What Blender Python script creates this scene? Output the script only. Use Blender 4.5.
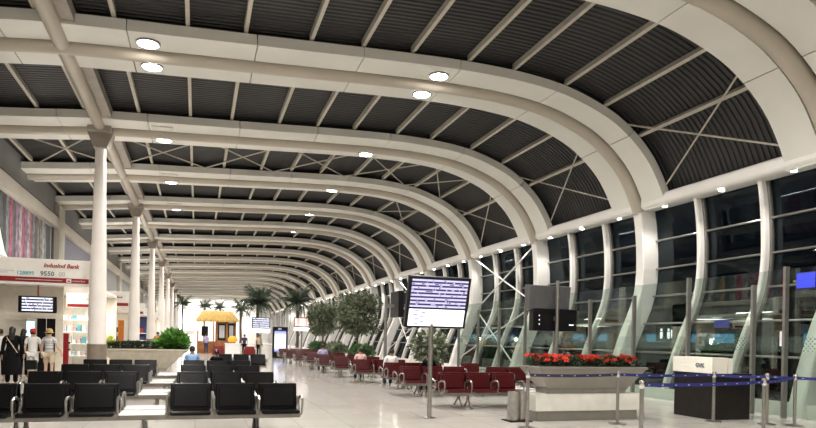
import bpy, bmesh, math, random
from mathutils import Vector, Matrix
random.seed(7)
R = math.radians
S = bpy.context.scene
COL = S.collection
for o in list(bpy.data.objects):
    bpy.data.objects.remove(o, do_unlink=True)

# ------------------------------------------------------------------ camera, world, exposure
cam_d = bpy.data.cameras.new('camera'); cam = bpy.data.objects.new('camera', cam_d); COL.objects.link(cam)
cam_d.sensor_width = 36.0; cam_d.lens = 648.95/816*36
cam_d.shift_x = 0.0; cam_d.shift_y = (338.94-214)/816
cam_d.clip_end = 600
cam.matrix_world = (Matrix.Translation((0, 0, 1.607)) @ Matrix.Rotation(R(-18.03), 4, 'Z')
                    @ Matrix.Rotation(R(90), 4, 'X') @ Matrix.Rotation(R(1.19), 4, 'Z'))
S.camera = cam
W = bpy.data.worlds.new('night_sky'); S.world = W; W.use_nodes = True
W.node_tree.nodes['Background'].inputs[0].default_value = (0.010, 0.014, 0.022, 1)
W.node_tree.nodes['Background'].inputs[1].default_value = 0.5
S.view_settings.view_transform = 'Standard'; S.view_settings.look = 'None'
S.view_settings.gamma = 1.0; S.view_settings.use_curve_mapping = False
S.view_settings.exposure = 1.2
LAMP_W = 480.0        # ceiling lamp power
DOWN_W = 60.0         # facade downlight power
ADDED_UPLIGHT_W = 35.0        # power of the unseen uplights added to brighten the ceiling

# ------------------------------------------------------------------ materials
def mat(name, col, rough=0.5, metal=0.0, vary=0.06, scale=6.0, bump=0.0, coat=0.0, emit=None, estr=0.0, spec=0.5):
    m = bpy.data.materials.new(name); m.use_nodes = True
    n = m.node_tree; b = n.nodes['Principled BSDF']
    tc = n.nodes.new('ShaderNodeTexCoord'); nz = n.nodes.new('ShaderNodeTexNoise')
    nz.inputs['Scale'].default_value = scale; nz.inputs['Detail'].default_value = 3
    n.links.new(tc.outputs['Object'], nz.inputs['Vector'])
    r = n.nodes.new('ShaderNodeValToRGB')
    r.color_ramp.elements[0].color = tuple(max(0, c*(1-vary)) for c in col)+(1,)
    r.color_ramp.elements[1].color = tuple(min(1, c*(1+vary)) for c in col)+(1,)
    r.color_ramp.elements[0].position = .35; r.color_ramp.elements[1].position = .65
    n.links.new(nz.outputs['Fac'], r.inputs['Fac']); n.links.new(r.outputs['Color'], b.inputs['Base Color'])
    b.inputs['Roughness'].default_value = rough; b.inputs['Metallic'].default_value = metal
    b.inputs['Specular IOR Level'].default_value = spec
    if coat: b.inputs['Coat Weight'].default_value = coat
    if bump:
        bp = n.nodes.new('ShaderNodeBump'); bp.inputs['Strength'].default_value = bump
        n.links.new(nz.outputs['Fac'], bp.inputs['Height']); n.links.new(bp.outputs['Normal'], b.inputs['Normal'])
    if emit:
        b.inputs['Emission Color'].default_value = tuple(emit)+(1,); b.inputs['Emission Strength'].default_value = estr
    return m

def glass_mat(name, tint, refl=0.5, frit=False):
    m = bpy.data.materials.new(name); m.use_nodes = True
    n = m.node_tree; n.nodes.clear()
    out = n.nodes.new('ShaderNodeOutputMaterial'); mix = n.nodes.new('ShaderNodeMixShader')
    tr = n.nodes.new('ShaderNodeBsdfTransparent'); gl = n.nodes.new('ShaderNodeBsdfGlossy')
    tr.inputs[0].default_value = tuple(tint)+(1,); gl.inputs['Roughness'].default_value = 0.0
    gl.inputs[0].default_value = (.9, .95, .93, 1)
    fr = n.nodes.new('ShaderNodeFresnel'); fr.inputs[0].default_value = 1.5
    mu = n.nodes.new('ShaderNodeMath'); mu.operation = 'MULTIPLY'; mu.inputs[1].default_value = refl; mu.use_clamp = True
    n.links.new(fr.outputs[0], mu.inputs[0]); n.links.new(mu.outputs[0], mix.inputs[0])
    n.links.new(tr.outputs[0], mix.inputs[1]); n.links.new(gl.outputs[0], mix.inputs[2])
    last = mix
    if frit:   # printed band of pale dots between 1.48 m and 1.83 m, on a diagonal grid
        tc = n.nodes.new('ShaderNodeTexCoord'); sx = n.nodes.new('ShaderNodeSeparateXYZ')
        n.links.new(tc.outputs['Object'], sx.inputs[0])
        def M(op, a, b=None, c=None):
            k = n.nodes.new('ShaderNodeMath'); k.operation = op
            for i, v in enumerate((a, b, c)):
                if v is None: continue
                if isinstance(v, (int, float)): k.inputs[i].default_value = v
                else: n.links.new(v, k.inputs[i])
            return k.outputs[0]
        yy = M('MULTIPLY', sx.outputs['Y'], 6.2832/.105); zz = M('MULTIPLY', sx.outputs['Z'], 6.2832/.105)
        v = M('ADD', M('COSINE', M('ADD', yy, zz)), M('COSINE', M('SUBTRACT', yy, zz)))
        dot = M('GREATER_THAN', v, 0.55)
        band = M('MULTIPLY', M('GREATER_THAN', sx.outputs['Z'], 1.48), M('LESS_THAN', sx.outputs['Z'], 1.83))
        fac = M('MULTIPLY', M('MULTIPLY', dot, band), 0.38)
        df = n.nodes.new('ShaderNodeBsdfDiffuse'); df.inputs[0].default_value = (.25, .33, .29, 1)
        m2 = n.nodes.new('ShaderNodeMixShader'); n.links.new(fac, m2.inputs[0])
        n.links.new(mix.outputs[0], m2.inputs[1]); n.links.new(df.outputs[0], m2.inputs[2]); last = m2
    n.links.new(last.outputs[0], out.inputs[0])
    return m

M = {}
M['cream'] = mat('cream_paint', (.74, .725, .67), .42, vary=.03, scale=.8)
M['white'] = mat('white_paint', (.80, .775, .74), .38, vary=.03, scale=1.2)
M['column'] = mat('column_paint', (.86, .80, .75), .33, vary=.03, scale=1.5)
M['node'] = mat('grey_brown_steel', (.32, .28, .24), .5, vary=.1, scale=4)
M['deck'] = mat('dark_deck', (.040, .039, .040), .48, .25, vary=.18, scale=.35)
M['purlin'] = mat('purlin_paint', (.50, .46, .39), .45, vary=.06)
M['tube'] = mat('tube_shaded_tan', (.47, .42, .345), .36, vary=.04, scale=1)  # darker tan puts the shading of the tubes into their colour
M['slot'] = mat('slot_dark', (.045, .04, .035), .6)
M['steel'] = mat('brushed_steel', (.33, .315, .29), .30, .9, vary=.08, scale=12)
M['chrome'] = mat('chrome', (.72, .71, .69), .16, 1.0, vary=.04)
M['post'] = mat('grey_post', (.20, .19, .175), .42, .5, vary=.1)
M['black'] = mat('black_leather', (.0028, .0028, .0032), .25, vary=.2, scale=30, spec=.16)
M['red'] = mat('red_leather', (.060, .0042, .0052), .28, vary=.2, scale=30, spec=.25)
M['blackp'] = mat('black_plastic', (.004, .004, .005), .35, vary=.2, spec=.25)
M['laminate'] = mat('white_laminate', (.95, .95, .94), .15, vary=.01)
M['beam_grey'] = mat('seat_beam_grey', (.30, .28, .25), .42, .5, vary=.1)
M['wall'] = mat('left_wall_paint', (.46, .42, .36), .6, vary=.05, scale=.6)
M['wallg'] = mat('upper_wall_grey', (.26, .26, .255), .6, vary=.06, scale=.6)
M['shopw'] = mat('shop_cream', (.80, .72, .60), .5, vary=.04)
M['signw'] = mat('sign_white', (.88, .84, .78), .35, vary=.02)
M['signr'] = mat('sign_red', (.30, .012, .016), .35, vary=.05)
M['teal'] = mat('sign_teal', (.12, .42, .50), .4); M['greytxt'] = mat('sign_grey', (.16, .18, .21), .4)
M['palegrey'] = mat('sign_pale_grey', (.50, .52, .55), .4)
M['stone'] = mat('planter_stone', (.46, .41, .33), .34, vary=.08, scale=5)
M['stonew'] = mat('plinth_stone', (.72, .70, .64), .28, vary=.05, scale=4)
M['planterg'] = mat('planter_grey', (.24, .225, .195), .32, .2, vary=.05, scale=3)
M['desk'] = mat('dark_counter', (.012, .0095, .0085), .4, vary=.2, spec=.25)
M['deskw'] = mat('counter_white', (.80, .77, .68), .4, vary=.02)
M['belt'] = mat('blue_belt', (.012, .016, .16), .6, vary=.15, scale=20)
M['beltp'] = mat('purple_belt', (.020, .014, .060), .6, vary=.15, scale=20)
M['leaf'] = mat('ficus_leaf', (.15, .175, .105), .42, vary=.5, scale=3)
M['leafb'] = mat('bright_leaf', (.10, .26, .04), .45, vary=.4, scale=5)
M['leafy'] = mat('yellow_leaf', (.62, .68, .05), .45, vary=.25, scale=5)
M['leafd'] = mat('dark_leaf', (.020, .045, .016), .5, vary=.5, scale=8)
M['palm'] = mat('palm_leaf', (.018, .034, .016), .5, vary=.4, scale=3)
M['bark'] = mat('bark', (.10, .07, .045), .8, vary=.3, scale=14, bump=.3)
M['soil'] = mat('soil', (.03, .02, .014), .9, vary=.4, scale=20)
M['flower'] = mat('red_petals', (.70, .045, .018), .5, vary=.3, scale=20)
M['wood'] = mat('kiosk_wood', (.34, .13, .035), .4, vary=.25, scale=3)
M['thatch'] = mat('thatch', (.62, .42, .13), .8, vary=.35, scale=12, bump=.4)
M['skin'] = mat('skin', (.42, .24, .15), .5, vary=.06); M['skin2'] = mat('skin_light', (.62, .40, .29), .5, vary=.06)
M['hair'] = mat('black_hair', (.010, .008, .007), .4, vary=.3, scale=30)
M['c_white'] = mat('white_cloth', (.80, .78, .75), .8, vary=.05); M['c_cream'] = mat('cream_cloth', (.62, .50, .35), .8, vary=.08)
M['c_black'] = mat('black_cloth', (.0045, .0045, .0055), .85, vary=.2, spec=.12); M['leafm'] = mat('mid_leaf', (.055, .12, .035), .45, vary=.4, scale=5); M['c_blue'] = mat('blue_cloth', (.28, .45, .72), .8, vary=.1)
M['c_purple'] = mat('purple_cloth', (.42, .38, .62), .8, vary=.1); M['c_pink'] = mat('pink_cloth', (.68, .42, .40), .8, vary=.1)
M['c_orange'] = mat('orange_cloth', (.62, .20, .02), .8, vary=.1); M['sofa'] = mat('sofa_red', (.20, .01, .012), .6); M['lilac'] = mat('lilac_panel', (.17, .165, .21), .5); M['clad'] = mat('brown_steel', (.30, .245, .20), .3, .4); M['c_red'] = mat('red_cloth', (.62, .02, .02), .7, vary=.1)
M['c_straw'] = mat('straw_hat', (.42, .30, .10), .8, vary=.15, scale=25); M['c_navy'] = mat('navy_cloth', (.03, .04, .10), .8, vary=.1)
M['eye'] = mat('eye', (.02, .015, .01), .2)
M['tarmac'] = mat('tarmac', (.03, .03, .032), .8, vary=.2)
M['lamp'] = mat('lamp_lens', (.9, .9, .9), .3, emit=(1, .97, .92), estr=45)
M['lampoff'] = mat('lamp_lens_unlit', (.62, .60, .54), .3)
M['tubeon'] = mat('added_uplight_tube', (.9, .9, .9), .3, emit=(1, .97, .93), estr=6)
M['lightbox'] = mat('lightbox_white', (.9, .9, .9), .3, emit=(1, .99, .96), estr=1.3)
M['cyan'] = mat('cyan_screen', (.1, .3, .3), .3, emit=(.45, .95, 1), estr=1.0)
M['bluescr'] = mat('blue_screen', (.02, .03, .3), .3, emit=(.05, .075, .75), estr=.34)
M['ext_red'] = mat('extinguisher_red', (.22, .006, .010), .3)
M['orange'] = mat('orange_glow', (.8, .35, .03), .5, emit=(1, .36, .03), estr=.22)
M['teallit'] = mat('far_window_lit', (.1, .3, .4), .4, emit=(.14, .50, .68), estr=2.2)
M['paper'] = mat('notice_paper', (.85, .80, .80), .6)
M['bluesign'] = mat('blue_board', (.05, .05, .28), .4, emit=(.10, .10, .45), estr=.12)
M['panewhite'] = mat('white_icon', (.8, .8, .8), .4, emit=(.8, .85, .9), estr=.5)
M['glass'] = glass_mat('facade_glass', (.32, .36, .39), .30)
M['screen_glass'] = glass_mat('partition_glass', (.84, .89, .86), 0.22, frit=True)
M['shop_glass'] = glass_mat('shop_glass', (.9, .93, .93), 0.8)

def floor_mat():
    m = bpy.data.materials.new('polished_floor'); m.use_nodes = True
    n = m.node_tree; b = n.nodes['Principled BSDF']
    tc = n.nodes.new('ShaderNodeTexCoord'); br = n.nodes.new('ShaderNodeTexBrick')
    br.offset = 0.0; br.inputs['Scale'].default_value = 1.0
    br.inputs['Brick Width'].default_value = .9; br.inputs['Row Height'].default_value = .9
    br.inputs['Mortar Size'].default_value = .006; br.inputs['Bias'].default_value = -.2
    br.inputs['Color1'].default_value = (.64, .60, .535, 1); br.inputs['Color2'].default_value = (.58, .54, .48, 1)
    br.inputs['Mortar'].default_value = (.40, .37, .33, 1)
    n.links.new(tc.outputs['Object'], br.inputs['Vector'])
    nz = n.nodes.new('ShaderNodeTexNoise'); nz.inputs['Scale'].default_value = 1.3; nz.inputs['Detail'].default_value = 5
    n.links.new(tc.outputs['Object'], nz.inputs['Vector'])
    mx = n.nodes.new('ShaderNodeMix'); mx.data_type = 'RGBA'; mx.blend_type = 'MULTIPLY'; mx.inputs[0].default_value = .10
    n.links.new(br.outputs['Color'], mx.inputs[6]); n.links.new(nz.outputs['Color'], mx.inputs[7])
    hs = n.nodes.new('ShaderNodeHueSaturation'); hs.inputs['Saturation'].default_value = .8
    n.links.new(mx.outputs[2], hs.inputs['Color'])
    n.links.new(hs.outputs[0], b.inputs['Base Color'])
    b.inputs['Roughness'].default_value = .13; b.inputs['Specular IOR Level'].default_value = .7
    return m
M['floor'] = floor_mat()

def stripes_mat(name, cols, axis='Y', scale=1.0, emit=0.0):
    """vertical streaks of several colours (a printed mural, a garment stripe)"""
    m = bpy.data.materials.new(name); m.use_nodes = True
    n = m.node_tree; b = n.nodes['Principled BSDF']; b.inputs['Roughness'].default_value = .5
    tc = n.nodes.new('ShaderNodeTexCoord'); mp = n.nodes.new('ShaderNodeMapping')
    sc = {'Y': (.5, 1.0*scale, .35*scale), 'Z': (.1, .1, scale), 'X': (scale, .1, .1)}[axis]
    mp.inputs['Scale'].default_value = sc
    nz = n.nodes.new('ShaderNodeTexNoise'); nz.inputs['Scale'].default_value = 2.6; nz.inputs['Detail'].default_value = 5; nz.inputs['Roughness'].default_value = .65
    n.links.new(tc.outputs['Object'], mp.inputs[0]); n.links.new(mp.outputs[0], nz.inputs['Vector'])
    r = n.nodes.new('ShaderNodeValToRGB'); cr = r.color_ramp
    k = len(cols)
    cr.elements[0].position = .3; cr.elements[0].color = tuple(cols[0])+(1,)
    cr.elements[1].position = .7; cr.elements[1].color = tuple(cols[-1])+(1,)
    for i in range(1, k-1):
        e = cr.elements.new(.3+.4*i/(k-1)); e.color = tuple(cols[i])+(1,)
    n.links.new(nz.outputs['Fac'], r.inputs[0]); n.links.new(r.outputs[0], b.inputs['Base Color'])
    if emit:
        n.links.new(r.outputs[0], b.inputs['Emission Color']); b.inputs['Emission Strength'].default_value = emit
    return m
for _n, _c in (('a', (.05, .06, .065)), ('b', (.13, .14, .15)), ('c', (.24, .045, .085)), ('d', (.26, .24, .24)), ('e', (.025, .028, .03)), ('f', (.20, .14, .075)), ('g', (.17, .10, .15))):
    M['mural_'+_n] = mat('mural_print_'+_n, _c, .5, vary=.55, scale=3.5)
M['c_stripe'] = stripes_mat('striped_cloth', [(.75, .73, .70), (.70, .68, .66), (.32, .31, .31), (.75, .73, .70)], 'Z', 5.0)

# ------------------------------------------------------------------ mesh helpers
class MB:
    def __init__(s): s.v = []; s.f = []; s.sm = []
    def add(s, vs, fs, smooth=False):
        b = len(s.v); s.v += [tuple(v) for v in vs]
        for f in fs: s.f.append(tuple(i+b for i in f)); s.sm.append(smooth)
        return s
    def box(s, x0, x1, y0, y1, z0, z1):
        return s.add([(x0,y0,z0),(x1,y0,z0),(x1,y1,z0),(x0,y1,z0),(x0,y0,z1),(x1,y0,z1),(x1,y1,z1),(x0,y1,z1)],
                     [(0,3,2,1),(4,5,6,7),(0,1,5,4),(1,2,6,5),(2,3,7,6),(3,0,4,7)])
    def rbox(s, x0, x1, y0, y1, z0, z1, r=.02, seg=2):
        bm = bmesh.new(); bmesh.ops.create_cube(bm, size=1)
        for v in bm.verts:
            v.co = Vector((x0+(v.co.x+.5)*(x1-x0), y0+(v.co.y+.5)*(y1-y0), z0+(v.co.z+.5)*(z1-z0)))
        bmesh.ops.bevel(bm, geom=list(bm.edges), offset=r, segments=seg, profile=.5, affect='EDGES')
        bm.verts.index_update()
        s.add([v.co[:] for v in bm.verts], [[v.index for v in f.verts] for f in bm.faces], False); bm.free(); return s
    def tube(s, pts, r, n=8, caps=True, smooth=True):
        pts = [Vector(p) for p in pts]; k = len(pts); rr = r if isinstance(r, (list, tuple)) else [r]*k
        base = len(s.v); prev = None
        for i, p in enumerate(pts):
            t = (pts[min(i+1, k-1)]-pts[max(i-1, 0)]).normalized()
            if prev is None:
                a = Vector((0,0,1)) if abs(t.z) < .9 else Vector((0,1,0)); u = t.cross(a).normalized()
            else:
                u = (prev-t*prev.dot(t)).normalized()
            w = t.cross(u); prev = u
            for j in range(n):
                an = 2*math.pi*j/n
                s.v.append(tuple(p+(u*math.cos(an)+w*math.sin(an))*rr[i]))
        for i in range(k-1):
            for j in range(n):
                a = base+i*n+j; b = base+i*n+(j+1) % n
                s.f.append((a, b, b+n, a+n)); s.sm.append(smooth)
        if caps:
            s.f.append(tuple(base+j for j in reversed(range(n)))); s.sm.append(False)
            s.f.append(tuple(base+(k-1)*n+j for j in range(n))); s.sm.append(False)
        return s
    def lathe(s, prof, n=24, c=(0, 0), smooth=True, caps=True):
        base = len(s.v); k = len(prof)
        for (r, z) in prof:
            for j in range(n):
                an = 2*math.pi*j/n; s.v.append((c[0]+r*math.cos(an), c[1]+r*math.sin(an), z))
        for i in range(k-1):
            for j in range(n):
                a = base+i*n+j; b = base+i*n+(j+1) % n
                s.f.append((a, b, b+n, a+n)); s.sm.append(smooth)
        if not caps: return s
        s.f.append(tuple(base+j for j in reversed(range(n)))); s.sm.append(False)
        s.f.append(tuple(base+(k-1)*n+j for j in range(n))); s.sm.append(False)
        return s
    def prism(s, poly, a0, a1, axis='Y'):
        n = len(poly)
        def P(p, a): return {'Y': (p[0], a, p[1]), 'X': (a, p[0], p[1]), 'Z': (p[0], p[1], a)}[axis]
        vs = [P(p, a0) for p in poly]+[P(p, a1) for p in poly]
        return s.add(vs, [tuple(range(n)), tuple(range(2*n-1, n-1, -1))]+[(i, i+n, (i+1) % n+n, (i+1) % n) for i in range(n)])
    def strip(s, prof_lo, prof_hi, y0, y1, smooth=True):
        """curved slab: profile polylines (x,z), lower and upper, swept between y0 and y1"""
        n = len(prof_lo); b = len(s.v)
        for y in (y0, y1):
            for (x, z) in prof_lo: s.v.append((x, y, z))
            for (x, z) in prof_hi: s.v.append((x, y, z))
        A, B, C, D = b, b+n, b+2*n, b+3*n
        for i in range(n-1):
            for q in ((A+i, A+i+1, C+i+1, C+i), (B+i, D+i, D+i+1, B+i+1)):
                s.f.append(q); s.sm.append(smooth)
            for q in ((A+i, B+i, B+i+1, A+i+1), (C+i, C+i+1, D+i+1, D+i)):
                s.f.append(q); s.sm.append(False)
        s.f.append((A, C, D, B)); s.sm.append(False); s.f.append((A+n-1, B+n-1, D+n-1, C+n-1)); s.sm.append(False)
        return s
    def mesh(s, name, m):
        me = bpy.data.meshes.new(name); me.from_pydata(s.v, [], s.f)
        me.polygons.foreach_set('use_smooth', s.sm)
        bm = bmesh.new(); bm.from_mesh(me); bmesh.ops.recalc_face_normals(bm, faces=bm.faces); bm.to_mesh(me); bm.free()
        if any(s.sm): me.set_sharp_from_angle(angle=R(38))
        me.materials.append(M[m] if isinstance(m, str) else m); me.update(); return me
    def build(s, name, m, parent=None, loc=None):
        return place(name, s.mesh(name, m), parent, loc)

def place(name, me, parent=None, loc=None, rotz=0.0):
    o = bpy.data.objects.new(name, me); COL.objects.link(o)
    if parent is not None: o.parent = parent
    if loc is not None: o.location = loc
    if rotz: o.rotation_euler = (0, 0, rotz)
    return o
def tag(o, label=None, cat=None, group=None, kind=None):
    if label: o['label'] = label
    if cat: o['category'] = cat
    if group: o['group'] = group
    if kind: o['kind'] = kind
    return o
def thing(name, label, cat, loc=(0, 0, 0), rotz=0.0, group=None):
    o = bpy.data.objects.new(name, None); COL.objects.link(o); o.empty_display_size = .1
    o.location = loc; o.rotation_euler = (0, 0, rotz)
    return tag(o, label, cat, group)
def copy_tree(o, parent=None):
    c = o.copy(); COL.objects.link(c); c.parent = parent
    for ch in list(o.children): copy_tree(ch, c)
    return c
def catmull(P, n=6):
    P = [Vector(p) for p in P]; Q = [2*P[0]-P[1]]+P+[2*P[-1]-P[-2]]; out = []
    for i in range(1, len(Q)-2):
        for k in range(n):
            t = k/n; a, b, c, d = Q[i-1], Q[i], Q[i+1], Q[i+2]
            out.append(.5*((2*b)+(c-a)*t+(2*a-5*b+4*c-d)*t*t+(3*b-a-3*c+d)*t**3))
    out.append(P[-1]); return out
def resample(P, L):
    d = [0]
    for i in range(1, len(P)): d.append(d[-1]+(P[i]-P[i-1]).length)
    tot = d[-1]; n = max(2, int(round(tot/L))); out = []; j = 0
    for k in range(n+1):
        s = tot*k/n
        while j < len(P)-2 and d[j+1] < s: j += 1
        t = (s-d[j])/max(1e-9, d[j+1]-d[j]); out.append(P[j].lerp(P[j+1], t))
    return out
def text_mesh(txt, size, name, m, bold=0.0, shear=0.0, depth=.006):
    cu = bpy.data.curves.new('txt', 'FONT'); cu.body = txt; cu.size = size; cu.offset = bold; cu.shear = shear; cu.extrude = depth
    cu.resolution_u = 2
    o = bpy.data.objects.new('txt', cu); COL.objects.link(o)
    dg = bpy.context.evaluated_depsgraph_get(); dg.update()
    me = bpy.data.meshes.new_from_object(o.evaluated_get(dg)); me.name = name
    bpy.data.objects.remove(o, do_unlink=True)
    me.materials.clear(); me.materials.append(M[m]); return me
def text(parent, txt, size, m, loc, name='lettering', bold=0.0, shear=0.0, rot=(90, 0, 0)):
    o = place(name, text_mesh(txt, size, name, m, bold, shear), parent, loc)
    o.rotation_euler = tuple(R(a) for a in rot); return o

# ------------------------------------------------------------------ the roof profile (across the hall) and the facade profile
PROF = resample(catmull([(-7.3, 8.44), (-5.2, 8.62), (-3.35, 8.80), (-.5, 8.93), (2, 9.04), (5, 9.17), (7.2, 9.22), (9.0, 9.15), (10.4, 8.94), (11.75, 8.47), (12.55, 7.97), (13.2, 7.35), (13.65, 6.65), (13.95, 5.98)], 8), .28)
def off(P, h):
    out = []
    for i, p in enumerate(P):
        t = (P[min(i+1, len(P)-1)]-P[max(i-1, 0)]).normalized(); nrm = Vector((-t.y, t.x))
        out.append((p.x+nrm.x*h, p.y+nrm.y*h))
    return out
def prof_i(x):   # nearest profile index for an X
    return min(range(len(PROF)), key=lambda i: abs(PROF[i].x-x))
FIN = resample(catmull([(14.12, 6.15), (14.24, 5.5), (14.31, 4.7), (14.32, 3.9), (14.23, 3.2), (14.02, 2.6), (13.72, 1.95), (13.38, 1.1), (13.02, 0.0)], 8), .22)
def fin_x(z):
    for a, b in zip(FIN, FIN[1:]):
        if b.y <= z <= a.y: return a.x+(b.x-a.x)*(a.y-z)/(a.y-b.y)
    return FIN[0].x if z > FIN[0].y else FIN[-1].x
Y_A = 18.2; SP = 7.0; YEND = 134.0; YNEAR = -6.0
ARCH_Y = [Y_A+SP*k for k in range(-3, 17)]

# ------------------------------------------------------------------ setting: floor, deck, walls
tag(MB().box(-7.4, 13.0, YNEAR, YEND, -.2, 0).build('floor', 'floor'), 'polished beige tiled terminal floor', kind='structure')
tag(MB().box(13.05, 120, -60, 260, -.3, -.1).build('tarmac', 'tarmac'), 'dark tarmac outside the glass facade', kind='structure')
# corrugated deck, ridges run along the curve
dk = MB(); DP = PROF[::2] + ([PROF[-1]] if len(PROF) % 2 == 0 else []); base = off(DP, .46); up = off(DP, .50)
ys = []; y = YNEAR; per = .18
while y < YEND:
    ys += [(y, 0), (y+per*.45, 0), (y+per*.55, 1), (y+per*.9, 1)]; y += per
nP = len(base)
for (yy, k) in ys:
    src = up if k else base
    for (x, z) in src: dk.v.append((x, yy, z))
for i in range(len(ys)-1):
    for j in range(nP-1):
        a = i*nP+j; dk.f.append((a, a+1, a+1+nP, a+nP)); dk.sm.append(False)
ceiling = dk.build('ceiling', 'deck'); tag(ceiling, 'dark corrugated metal roof deck', kind='structure')
nP = len(PROF)
# an outer skin closes the roof above the deck
sk = MB(); sk.strip(off(PROF, .60), off(PROF, .66), YNEAR, YEND); sk.build('roof_skin', 'deck', ceiling)
# purlins between the arches
pur_x = [-6.7, -5.14, -3.6, -2.02, -.44, 1.11, 2.63, 4.15, 5.62, 7.15, 8.7, 10.15, 11.5, 12.8]
pm = {}
for x in pur_x:
    i = prof_i(x); p = PROF[i]; t = (PROF[min(i+1, nP-1)]-PROF[max(i-1, 0)]).normalized(); nr = Vector((-t.y, t.x))
    b = MB(); w = .05
    poly = [(p.x+t.x*a+nr.x*c, p.y+t.y*a+nr.y*c) for a, c in ((-w, .28), (w, .28), (w, .45), (-w, .45))]
    b.prism(poly, 0, SP-2.4); pm[x] = b.mesh('purlin', 'purlin')
for k, ya in enumerate(ARCH_Y[:-1]):
    for x in pur_x:
        if ya+SP < 9 and x < 3: continue
        place('purlin', pm[x], ceiling, (0, ya+1.2, 0))
def pt(x, h):
    i = prof_i(x); q = off(PROF, h)[i]; return q
def xbrace(ya, xa, xb, nm='brace_rod', r=.028):
    (x0, z0), (x1, z1) = pt(xa, .22), pt(xb, .22)
    y0, y1 = ya+1.25, ya+SP-1.25
    i0, i1 = prof_i(xa), prof_i(xb); q = off(PROF, .22)[i0:i1+1]; n = len(q)-1
    for fl in (0, 1):
        P = [(c[0], (y0+(y1-y0)*i/n) if not fl else (y1-(y1-y0)*i/n), c[1]) for i, c in enumerate((q[0], q[-1]))] if False else \
            [(q[0][0], y1 if fl else y0, q[0][1]), (q[-1][0], y0 if fl else y1, q[-1][1])]
        MB().tube(P, r, 6).build(nm, 'purlin', ceiling)
for k, ya in enumerate(ARCH_Y[1:-4]): xbrace(ya, 12.3, 13.7)
for xa, xb in ((-6.6, -3.7), (-3.0, .1), (.1, 3.3), (3.3, 6.6), (6.6, 9.6), (9.6, 11.6)): xbrace(25.2, xa, xb)
for xa, xb in ((9.9, 11.8),): xbrace(32.2, xa, xb)

# longitudinal tie beam over the columns and the ring beam above the facade
tb = MB(); tb.tube([(-3.35, YNEAR, 8.80), (-3.35, YEND, 8.80)], .19, 16)
tie = tb.build('trim_1', 'tube'); tag(tie, 'long steel tie beam running over the column tops', kind='structure')
MB().box(-3.22, -2.86, YNEAR, YEND, 8.86, 9.16).build('web_plate', 'node', tie)
rb = MB()
poly = []
for k in range(20):
    an = 2*math.pi*k/20; cx, sz = math.cos(an), math.sin(an)
    poly.append((14.16+.34*math.copysign(abs(cx)**.6, cx), 6.21+.215*math.copysign(abs(sz)**.6, sz)))
rb.prism(poly, YNEAR, YEND)
tag(rb.build('trim_2', 'white'), 'white ring beam between roof arches and glass facade', kind='structure')
tag(MB().box(12.98, 13.32, YNEAR, YEND, 0, .30).build('baseboard_right', 'white'), 'low white curb along the foot of the facade', kind='structure')

# walls
wl = MB().box(-7.5, -7.15, YNEAR, YEND, 0, 9.3).build('wall_left', 'wallg'); tag(wl, 'grey wall above the shop fronts', kind='structure')
MB().box(-7.15, -6.85, YNEAR, YEND, 6.92, 7.46).build('ledge', 'wall', wl)
MB().box(-7.15, -6.98, YNEAR, YEND, 7.46, 7.62).build('shadow_gap', 'slot', wl)
MB().box(-7.15, -6.95, YNEAR, YEND, 4.20, 4.42).build('ledge', 'wall', wl)
pl = MB().box(-7.15, -6.88, 0, 1.5, 4.4, 8.2).mesh('pilaster', 'wall')
for k in range(-2, 9): place('pilaster', pl, wl, (0, 37.6+14*k/1.0, 0)) if 10 < 37.6+14*k < 130 else None
tag(MB().box(-7.5, 14.4, YEND, YEND+.3, 0, 9.6).build('wall_end', 'white'), 'bright white end wall of the hall', kind='structure')
tag(MB().box(-7.5, 14.6, YNEAR-.3, YNEAR, 0, 9.6).build('wall_near', 'wall'), 'plain unseen wall added behind the camera to hold the light in', kind='structure')  # unseen; added to keep light inside the hall and bounce it

# ------------------------------------------------------------------ roof arches
PL = PROF
lo = off(PL, -.03); hi = off(PL, .24); NP = len(lo)
cuts = [int(round(NP*k/8)) for k in range(9)]; cuts[-1] = NP-1
strip_meshes = []
for (a, b) in ((-1.30, -.31), (.31, 1.30)):
    for i in range(8):
        m0, m1 = cuts[i], cuts[i+1]
        def trim(P):
            Q = [Vector(q) for q in P[m0:m1+1]]
            d0 = (Q[1]-Q[0]).normalized()*.012; d1 = (Q[-2]-Q[-1]).normalized()*.012
            Q[0] = Q[0]+d0; Q[-1] = Q[-1]+d1; return [tuple(q) for q in Q]
        strip_meshes.append(MB().strip(trim(lo), trim(hi), a, b).mesh('soffit_panel', 'cream'))
spine = MB().strip(off(PL, .24), off(PL, .44), -.5, .5).mesh('spine', 'slot')
tube_me = MB().tube([(p.x, 0, p.y) for p in PL], .225, 16).mesh('tube', 'tube')
far_strip = [MB().strip(lo, hi, a, b).mesh('soffit_panel', 'cream') for (a, b) in ((-1.30, -.31), (.31, 1.30))]
ORD = ['first', 'second', 'third', 'fourth', 'fifth', 'sixth', 'seventh', 'eighth', 'ninth']
COLS_Y = [Y_A+SP*k for k in (1, 3, 5, 7, 9, 11, 13, 15)]
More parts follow.
